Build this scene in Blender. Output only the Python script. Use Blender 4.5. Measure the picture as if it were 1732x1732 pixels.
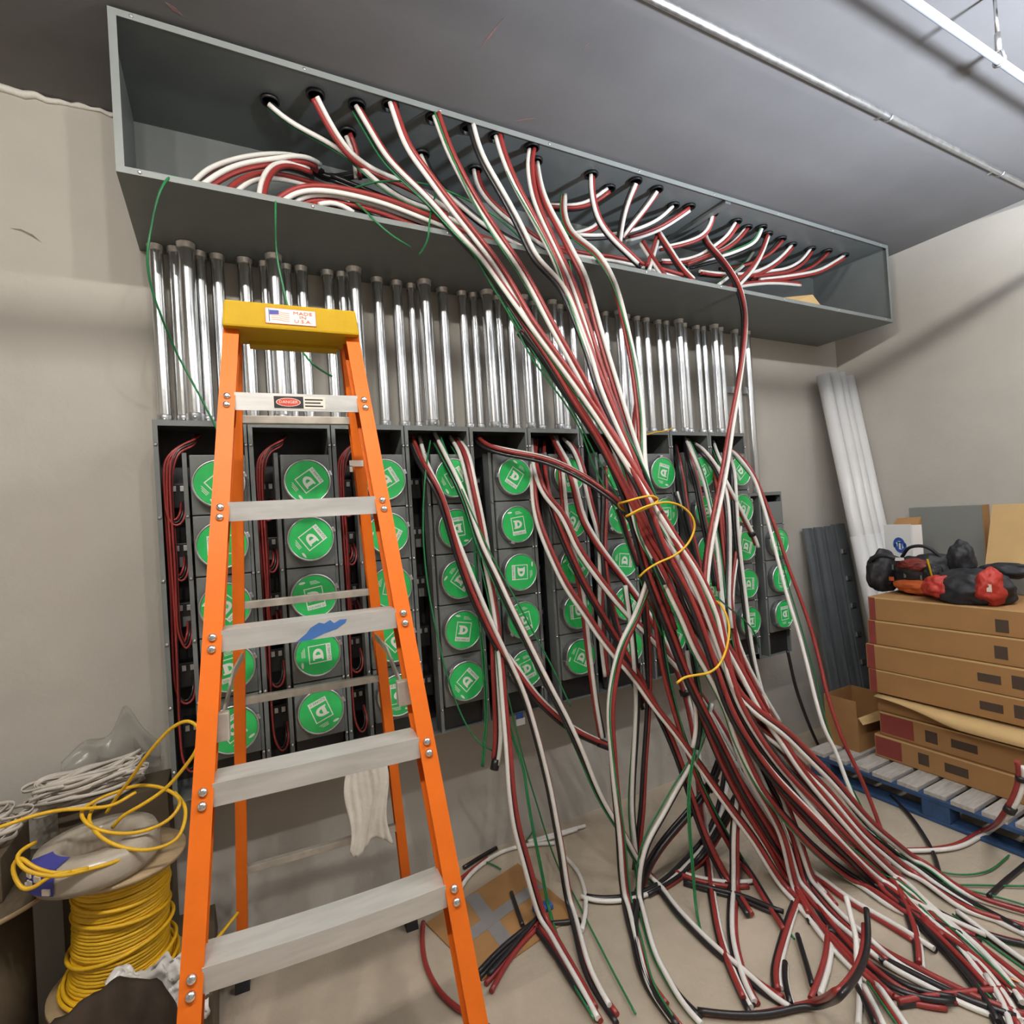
import bpy, bmesh, math, random
from mathutils import Vector, Matrix, noise
R_ = math.radians
random.seed(7)
for o in list(bpy.data.objects): bpy.data.objects.remove(o)
S = bpy.context.scene
C = S.collection
# ------------------------------------------------------------------ camera
YAW, PIT, ROL, FPX = 0.482664, 0.01138956, -0.06363794, 927.96
fwd = Vector((math.sin(YAW)*math.cos(PIT), math.cos(YAW)*math.cos(PIT), math.sin(PIT)))
r0 = Vector((math.cos(YAW), -math.sin(YAW), 0)); u0 = r0.cross(fwd)
cr = math.cos(ROL)*r0 + math.sin(ROL)*u0; cu = -math.sin(ROL)*r0 + math.cos(ROL)*u0
cam_d = bpy.data.cameras.new('camera'); cam = bpy.data.objects.new('camera', cam_d); C.objects.link(cam)
cam_d.sensor_width = 36; cam_d.lens = 36*FPX/1732; cam_d.clip_start = .02
cam.matrix_world = Matrix(((cr.x, cu.x, -fwd.x, 0), (cr.y, cu.y, -fwd.y, 0), (cr.z, cu.z, -fwd.z, 1.6), (0, 0, 0, 1)))
S.camera = cam
# ------------------------------------------------------------------ world, exposure
W = bpy.data.worlds.new('world'); S.world = W; W.use_nodes = True
W.node_tree.nodes['Background'].inputs[0].default_value = (.5, .52, .55, 1)
W.node_tree.nodes['Background'].inputs[1].default_value = .02
S.view_settings.view_transform = 'Standard'; S.view_settings.look = 'None'
S.view_settings.exposure = 0.0; S.view_settings.gamma = 1; S.view_settings.use_curve_mapping = False
# room: wall plane Y=2.48, right wall X=4.13, ceiling 3.23
WY, WX, CZ = 2.48, 4.13, 3.23
XL, YF = -2.6, -2.2
# lamps (x0, x1, y, z, watts, colour, up_share)
LAMPS = [(-1.0, .50, .50, 3.17, 205, (1, .945, .87), 0), (1.25, 2.45, .50, 3.17, 68, (1, .96, .90), 0),
         (2.7, 3.9, .50, 3.17, 42, (.97, .97, .97), 0)]
UPLIGHT = ((2.40, -.35, 1.72), 860, (.80, .88, 1))  # added ceiling uplight, out of view: place, power, colour

# ------------------------------------------------------------------ materials
def lin(c): return tuple(((v/12.92) if v <= .04045 else ((v+.055)/1.055)**2.4) for v in c)
MATS = {}
def mat(name, col, rough=.5, metal=0, var=0, vscale=6, bump=0, bscale=60, spec=.5, trans=0, emit=None, es=0, stretch=None, alpha=1, col2=None, coat=0):
    if name in MATS: return MATS[name]
    m = bpy.data.materials.new(name); m.use_nodes = True; nt = m.node_tree; b = nt.nodes['Principled BSDF']
    b.inputs['Base Color'].default_value = (*col, 1); b.inputs['Roughness'].default_value = rough
    b.inputs['Metallic'].default_value = metal; b.inputs['Specular IOR Level'].default_value = spec
    b.inputs['Transmission Weight'].default_value = trans; b.inputs['Alpha'].default_value = alpha
    b.inputs['Coat Weight'].default_value = coat
    if emit: b.inputs['Emission Color'].default_value = (*emit, 1); b.inputs['Emission Strength'].default_value = es
    if var or bump:
        tc = nt.nodes.new('ShaderNodeTexCoord'); mp = nt.nodes.new('ShaderNodeMapping')
        nt.links.new(tc.outputs['Object'], mp.inputs['Vector'])
        if stretch: mp.inputs['Scale'].default_value = stretch
    if var:
        n = nt.nodes.new('ShaderNodeTexNoise'); n.inputs['Scale'].default_value = vscale; n.inputs['Detail'].default_value = 6; n.inputs['Roughness'].default_value = .6
        nt.links.new(mp.outputs[0], n.inputs['Vector'])
        rp = nt.nodes.new('ShaderNodeValToRGB'); rp.color_ramp.elements[0].position = .3; rp.color_ramp.elements[1].position = .7
        c2 = col2 or tuple(max(0, v*(1-var)) for v in col); c1 = tuple(min(1, v*(1+var*.5)) for v in col)
        rp.color_ramp.elements[0].color = (*c2, 1); rp.color_ramp.elements[1].color = (*c1, 1)
        nt.links.new(n.outputs[0], rp.inputs[0]); nt.links.new(rp.outputs[0], b.inputs['Base Color'])
        if metal:
            mr = nt.nodes.new('ShaderNodeMapRange'); mr.inputs[3].default_value = rough*.75; mr.inputs[4].default_value = min(1, rough*1.3)
            nt.links.new(n.outputs[0], mr.inputs[0]); nt.links.new(mr.outputs[0], b.inputs['Roughness'])
    if bump:
        n2 = nt.nodes.new('ShaderNodeTexNoise'); n2.inputs['Scale'].default_value = bscale; n2.inputs['Detail'].default_value = 5
        nt.links.new(mp.outputs[0], n2.inputs['Vector'])
        bp = nt.nodes.new('ShaderNodeBump'); bp.inputs['Strength'].default_value = bump; bp.inputs['Distance'].default_value = .01
        nt.links.new(n2.outputs[0], bp.inputs['Height']); nt.links.new(bp.outputs[0], b.inputs['Normal'])
    MATS[name] = m; return m
M = dict(
 wall=mat('wall_paint', (.49, .465, .42), .75, var=.10, vscale=1.6, bump=.12, bscale=45, spec=.25),
 floor=mat('concrete_floor', (.48, .405, .315), .8, var=.16, vscale=2.2, bump=.2, bscale=70, spec=.25, col2=(.37, .315, .245)),
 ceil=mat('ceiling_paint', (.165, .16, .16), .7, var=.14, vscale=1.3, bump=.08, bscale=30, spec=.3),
 caulk=mat('caulk', (.7, .68, .63), .8, bump=.5, bscale=80),
 steel=mat('grey_enclosure_paint', (.155, .17, .168), .42, var=.08, vscale=9),
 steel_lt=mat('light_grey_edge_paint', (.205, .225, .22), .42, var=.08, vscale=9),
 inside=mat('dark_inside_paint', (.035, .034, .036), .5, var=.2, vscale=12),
 plate=mat('socket_plate_paint', (.17, .185, .18), .45, var=.1, vscale=14),
 galv=mat('galvanized_steel', (.70, .71, .72), .25, 1, var=.10, vscale=5, stretch=(12, 12, .12)),
 zinc=mat('zinc_fitting', (.62, .63, .64), .38, 1, var=.2, vscale=40),
 pipe=mat('ceiling_pipe_steel', (.42, .45, .50), .45, .3, var=.15, vscale=6),
 alu=mat('brushed_aluminium', (.66, .65, .63), .42, .55, var=.16, vscale=5, stretch=(1, 8, 8), bump=.03, bscale=120),
 alu_d=mat('worn_aluminium_brace', (.50, .46, .40), .5, .5, var=.25, vscale=20),
 orange=mat('orange_fibreglass', (.72, .145, .009), .5, spec=.3, var=.08, vscale=10),
 yellow=mat('yellow_moulded_plastic', (.46, .285, .006), .6, spec=.2, var=.10, vscale=9, bump=.05, bscale=90),
 rope=mat('yellow_rope', (.72, .42, .012), .5, var=.14, vscale=30),
 green=mat('green_cover', (.028, .54, .125), .38, var=.12, vscale=20, coat=.2),
 white=mat('white_print', (.80, .82, .76), .5),
 printgreen=mat('green_print', (.03, .30, .09), .5),
 red_w=mat('red_insulation', (.30, .036, .032), .38, var=.15, vscale=12),
 white_w=mat('white_insulation', (.78, .76, .72), .38, var=.07, vscale=12),
 black_w=mat('black_insulation', (.018, .016, .018), .36, var=.2, vscale=12),
 green_w=mat('green_insulation', (.02, .19, .065), .4, var=.15, vscale=12),
 copper=mat('bare_copper', (.80, .33, .14), .35, 1),
 rubber=mat('black_rubber', (.02, .02, .022), .7),
 black=mat('black_plastic', (.014, .014, .015), .45, var=.2, vscale=20),
 card=mat('brown_cardboard', (.38, .20, .075), .8, var=.10, vscale=5, bump=.06, bscale=40),
 card_lt=mat('light_cardboard', (.62, .42, .19), .8, var=.08, vscale=5),
 card_red=mat('red_box_print', (.25, .045, .035), .8, var=.1, vscale=12),
 card_ink=mat('dark_box_print', (.07, .045, .03), .8),
 tape=mat('grey_duct_tape', (.27, .26, .26), .5, var=.1, vscale=12),
 pvc=mat('white_pvc', (.74, .74, .74), .35, var=.04, vscale=3),
 greyp=mat('dark_grey_painted_panel', (.125, .14, .15), .45, var=.12, vscale=6),
 bluewood=mat('blue_painted_wood', (.035, .085, .20), .7, var=.35, vscale=9, bump=.2, bscale=60),
 greywood=mat('weathered_wood', (.50, .47, .43), .8, var=.25, vscale=5, stretch=(2, 14, 14), bump=.2, bscale=70),
 wood=mat('plywood_flange', (.42, .30, .17), .7, var=.2, vscale=6, stretch=(2, 8, 8)),
 wood_d=mat('dark_reel_wood', (.10, .075, .045), .7, var=.25, vscale=6),
 rag=mat('white_cotton_rag', (.68, .64, .57), .9, var=.12, vscale=10, bump=.3, bscale=50),
 sheet=mat('clear_plastic_wrap', (.62, .55, .45), .25, var=.12, vscale=8, trans=.35, bump=.4, bscale=18),
 sheet2=mat('crumpled_white_plastic', (.70, .67, .64), .3, var=.12, vscale=8, bump=.4, bscale=18),
 clear=mat('clear_plastic_bag', (.8, .8, .77), .22, trans=.8, alpha=.45, bump=.5, bscale=20),
 strap=mat('white_pull_tape', (.60, .55, .49), .7, var=.2, vscale=30),
 bagblack=mat('black_nylon', (.016, .016, .02), .6, var=.3, vscale=30, bump=.2, bscale=90),
 bagred=mat('red_nylon', (.42, .03, .018), .6, var=.2, vscale=20, bump=.2, bscale=90),
 bagorange=mat('orange_nylon', (.45, .085, .015), .6, var=.2, vscale=20),
 chalk=mat('faint_red_chalk', (.30, .17, .16), .9, var=.3, vscale=40),
 scuff=mat('grey_scuff', (.22, .20, .175), .9, var=.3, vscale=40),
 bagdark=mat('dark_red_nylon', (.16, .018, .012), .6, var=.3, vscale=25, bump=.2, bscale=90),
 trash=mat('dark_brown_bag', (.035, .024, .016), .75, spec=.2, var=.3, vscale=8, bump=.5, bscale=14),
 blue=mat('blue_print', (.03, .09, .35), .5),
 bluetape=mat('blue_masking_tape', (.045, .14, .40), .7, var=.15, vscale=20),
 flagred=mat('faded_flag_red', (.75, .38, .34), .6),
 flagblue=mat('flag_blue', (.04, .045, .28), .6),
 redink=mat('red_ink', (.62, .10, .06), .6),
 sticker=mat('sticker_white', (.74, .66, .58), .5),
 danger=mat('danger_red', (.55, .05, .03), .5),
 grey_box=mat('grey_box', (.21, .22, .21), .6, var=.06, vscale=5),
)
WM = dict(r='red_w', w='white_w', k='black_w', g='green_w', c='copper')
WN = dict(r='red_conductor', w='white_conductor', k='black_conductor', g='green_conductor', c='copper_strand')

# ------------------------------------------------------------------ mesh helpers
class MB:
    def __init__(s): s.v = []; s.f = []; s.sm = []
    def quad(s, a, b, c, d, sm=False):
        n = len(s.v); s.v += [tuple(a), tuple(b), tuple(c), tuple(d)]; s.f.append((n, n+1, n+2, n+3)); s.sm.append(sm); return s
    def hexa(s, b, t):          # bottom 4 (ccw seen from above), top 4
        n = len(s.v); s.v += [tuple(p) for p in b] + [tuple(p) for p in t]
        for q in ((3, 2, 1, 0), (4, 5, 6, 7), (0, 1, 5, 4), (1, 2, 6, 5), (2, 3, 7, 6), (3, 0, 4, 7)):
            s.f.append(tuple(n+i for i in q)); s.sm.append(False)
        return s
    def box(s, x0, x1, y0, y1, z0, z1):
        return s.hexa([(x0, y0, z0), (x1, y0, z0), (x1, y1, z0), (x0, y1, z0)], [(x0, y0, z1), (x1, y0, z1), (x1, y1, z1), (x0, y1, z1)])
    def tube(s, pts, r, n=8, cap=True, ref=None):
        pts = [Vector(p) for p in pts]; k = len(pts); rad = r if isinstance(r, (list, tuple)) else [r]*k
        base = len(s.v); nrm = None
        for i, p in enumerate(pts):
            t = (pts[min(i+1, k-1)] - pts[max(i-1, 0)])
            if t.length < 1e-9: t = Vector((0, 0, 1))
            t.normalize()
            if nrm is None:
                a = Vector((0, 0, 1)) if abs(t.z) < .9 else Vector((1, 0, 0)); nrm = t.cross(a).normalized()
            else:
                nrm = (nrm - t*nrm.dot(t))
                nrm = nrm.normalized() if nrm.length > 1e-6 else t.cross(Vector((1, 0, 0))).normalized()
            bn = t.cross(nrm)
            for j in range(n):
                a = 2*math.pi*j/n; s.v.append(tuple(p + (nrm*math.cos(a) + bn*math.sin(a))*rad[i]))
        for i in range(k-1):
            for j in range(n):
                a = base+i*n+j; b = base+i*n+(j+1) % n; s.f.append((a, b, b+n, a+n)); s.sm.append(True)
        if cap:
            s.f.append(tuple(base+j for j in range(n))[::-1]); s.f.append(tuple(base+(k-1)*n+j for j in range(n))); s.sm += [False, False]
        return s
    def lathe(s, prof, axis_p, axis='z', n=32, closed=False):
        base = len(s.v); k = len(prof); ap = Vector(axis_p)
        for (r, h) in prof:
            for j in range(n):
                a = 2*math.pi*j/n; c, d = r*math.cos(a), r*math.sin(a)
                s.v.append(tuple(ap + (Vector((c, d, h)) if axis == 'z' else Vector((c, -h, d)))))
        m = k if closed else k-1
        for i in range(m):
            for j in range(n):
                a = base+i*n+j; b = base+i*n+(j+1) % n; i2 = (i+1) % k
                c = base+i2*n+(j+1) % n; d = base+i2*n+j; s.f.append((a, b, c, d)); s.sm.append(True)
        if not closed:
            s.f.append(tuple(base+j for j in range(n))[::-1]); s.f.append(tuple(base+(k-1)*n+j for j in range(n))); s.sm += [False, False]
        return s
    def poly_xz(s, pts, y, t=0.0):   # flat polygon facing -Y
        n = len(s.v); s.v += [(p[0], y, p[1]) for p in pts]; s.f.append(tuple(range(n, n+len(pts)))); s.sm.append(False)
        if t:
            k = len(pts); s.v += [(p[0], y+t, p[1]) for p in pts]
            for i in range(k): s.f.append((n+i, n+k+i, n+k+(i+1) % k, n+(i+1) % k)); s.sm.append(False)
        return s
    def mesh(s, name, m, bevel=0, off=(0, 0, 0)):
        me = bpy.data.meshes.new(name); ox, oy, oz = off
        me.from_pydata([(a-ox, b-oy, c-oz) for a, b, c in s.v], [], s.f); me.materials.append(M[m])
        me.polygons.foreach_set('use_smooth', s.sm); me.update()
        bm = bmesh.new(); bm.from_mesh(me)
        bmesh.ops.remove_doubles(bm, verts=bm.verts, dist=1e-6)
        bmesh.ops.recalc_face_normals(bm, faces=bm.faces)
        if bevel:
            bmesh.ops.bevel(bm, geom=[e for e in bm.edges if e.calc_face_angle(0) > .6], offset=bevel, segments=2, profile=.6, affect='EDGES', clamp_overlap=True)
        bm.to_mesh(me); bm.free(); return me
    def obj(s, name, m, parent=None, bevel=0, off=(0, 0, 0), loc=None):
        return link(name, s.mesh(name, m, bevel, off), parent, loc if loc is not None else off)
def link(name, me, parent=None, loc=(0, 0, 0)):
    o = bpy.data.objects.new(name, me); C.objects.link(o)
    if parent is not None:
        o.parent = parent
    o.location = loc; return o
def part(mb, name, m, parent, bevel=0):       # part given in world coordinates under an unrotated thing
    p = parent; off = Vector((0, 0, 0))
    while p is not None: off += p.location; p = p.parent
    return mb.obj(name, m, parent, bevel, tuple(off), (0, 0, 0))
def thing(name, label, cat, loc, group=None):
    o = bpy.data.objects.new(name, None); C.objects.link(o); o.location = loc; o.empty_display_size = .05
    return tag(o, label, cat, group)
def tag(o, label, cat, group=None):
    o['label'] = label; o['category'] = cat
    if group: o['group'] = group
    return o
def struct(o): o['kind'] = 'structure'; return o
def solo(mb, name, m, label, cat, loc, group=None, bevel=0):
    return tag(mb.obj(name, m, None, bevel, loc, loc), label, cat, group)
def spline(pts, step=.03):
    P = [Vector(p) for p in pts]
    if len(P) < 3: return P
    P = [P[0]*2-P[1]] + P + [P[-1]*2-P[-2]]; out = []
    for i in range(1, len(P)-2):
        a, b, c, d = P[i-1:i+3]; L = (c-b).length; n = max(2, int(L/step)+1)
        ta = max((b-a).length, 1e-4)**.5; tb = max((c-b).length, 1e-4)**.5; tc = max((d-c).length, 1e-4)**.5
        m1 = (c-b) + tb*((b-a)/ta - (c-a)/(ta+tb)); m2 = (c-b) + tb*((d-c)/tc - (d-b)/(tb+tc))
        for j in range(n):
            t = j/n; t2 = t*t; t3 = t2*t
            out.append((2*t3-3*t2+1)*b + (t3-2*t2+t)*m1 + (-2*t3+3*t2)*c + (t3-t2)*m2)
    out.append(P[-2]); return out
def smooth_line(P, it=2):
    for _ in range(it):
        P = [P[0]] + [(P[i-1]+P[i]*2+P[i+1])/4 for i in range(1, len(P)-1)] + [P[-1]]
    return P
def text_mesh(txt, size, m, extrude=.0003, font_w=1.0):
    cu_ = bpy.data.curves.new('lettering', 'FONT'); cu_.body = txt; cu_.size = size; cu_.extrude = extrude
    cu_.align_x = 'CENTER'; cu_.align_y = 'CENTER'; cu_.resolution_u = 2
    o = bpy.data.objects.new('lettering', cu_); C.objects.link(o)
    dg = bpy.context.evaluated_depsgraph_get(); me = bpy.data.meshes.new_from_object(o.evaluated_get(dg))
    bpy.data.objects.remove(o); me.transform(Matrix.Rotation(R_(90), 4, 'X') @ Matrix.Scale(font_w, 4, (1, 0, 0)))
    me.materials.clear(); me.materials.append(M[m]); return me
def blob(c, rad, seed=0, amp=.15, fr=2.0, sub=4, flat=None, amp2=.25):
    bm = bmesh.new(); bmesh.ops.create_icosphere(bm, subdivisions=sub, radius=1); mb = MB()
    for v in bm.verts:
        k = 1 + amp*noise.noise(v.co*fr + Vector((seed*7.3, seed*3.1, 0))) + amp*amp2*noise.noise(v.co*fr*2.7 + Vector((0, seed, 9)))
        p = Vector((v.co.x*rad[0]*k, v.co.y*rad[1]*k, v.co.z*rad[2]*k))
        if flat is not None and p.z < flat: p.z = flat
        mb.v.append(tuple(p + Vector(c)))
    bm.verts.index_update()
    for f in bm.faces: mb.f.append(tuple(v.index for v in f.verts)); mb.sm.append(True)
    bm.free(); return mb
def copy_tree(o, parent=None):
    c = o.copy(); C.objects.link(c); c.parent = parent
    for ch in list(o.children): copy_tree(ch, c)
    return c
ORD = ['first', 'second', 'third', 'fourth', 'fifth', 'sixth', 'seventh', 'eighth', 'ninth', 'tenth', 'eleventh', 'twelfth', 'thirteenth', 'fourteenth', 'fifteenth', 'sixteenth', 'seventeenth', 'eighteenth', 'nineteenth', 'twentieth']
TENS = {2: 'twenty', 3: 'thirty', 4: 'forty'}
def ordinal(i):
    if i < 20: return ORD[i]
    n = i+1; t, u = divmod(n, 10)
    return {2: 'twentieth', 3: 'thirtieth', 4: 'fortieth'}[t] if u == 0 else TENS[t]+'-'+ORD[u-1]

# ================================================================== structure
struct(MB().box(XL, WX, YF, WY, -.1, 0).obj('floor', 'floor'))
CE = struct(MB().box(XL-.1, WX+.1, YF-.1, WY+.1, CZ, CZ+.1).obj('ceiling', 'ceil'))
WB = struct(MB().box(XL-.1, WX+.1, WY, WY+.1, 0, CZ).obj('wall_back', 'wall'))
struct(MB().box(WX, WX+.1, YF, WY, 0, CZ).obj('wall_right', 'wall'))
struct(MB().box(XL-.1, XL, YF, WY, 0, CZ).obj('wall_left', 'wall'))
struct(MB().box(XL-.1, WX+.1, YF-.1, YF, 0, CZ).obj('wall_front', 'wall'))
mb = MB(); x = -1.2                                   # ragged caulk bead between wall and ceiling
pts = []
while x < -.24:
    pts.append((x, WY-.004-random.random()*.004, CZ-.006-random.random()*.012)); x += .02+random.random()*.02
mb.tube(pts, [.006+random.random()*.009 for _ in pts], 6)
struct(mb.obj('trim_1', 'caulk'))

for (ax, ay, bx, by, w) in ((.866, 1.67, .888, 1.533, .008), (1.143, 1.93, 1.209, 1.884, .010), (-.08, 1.90, -.035, 1.93, .014), (1.20, 1.533, 1.204, 1.487, .003)):
    a = Vector((ax, ay, 0)); b = Vector((bx, by, 0)); n = Vector((-(b-a).y, (b-a).x, 0)).normalized()*w/2; m_ = (a+b)/2
    p4 = [a, m_-n, b, m_+n]
    MB().hexa([(p.x, p.y, CZ-.0006) for p in p4], [(p.x, p.y, CZ-.0001) for p in p4]).obj('chalk_mark', 'chalk', CE)
sc = [(-.616, 2.727), (-.584, 2.722), (-.555, 2.708), (-.526, 2.690), (-.552, 2.716), (-.584, 2.730)]
MB().poly_xz(sc, WY-.0005).obj('scuff_mark', 'scuff', WB)

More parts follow.
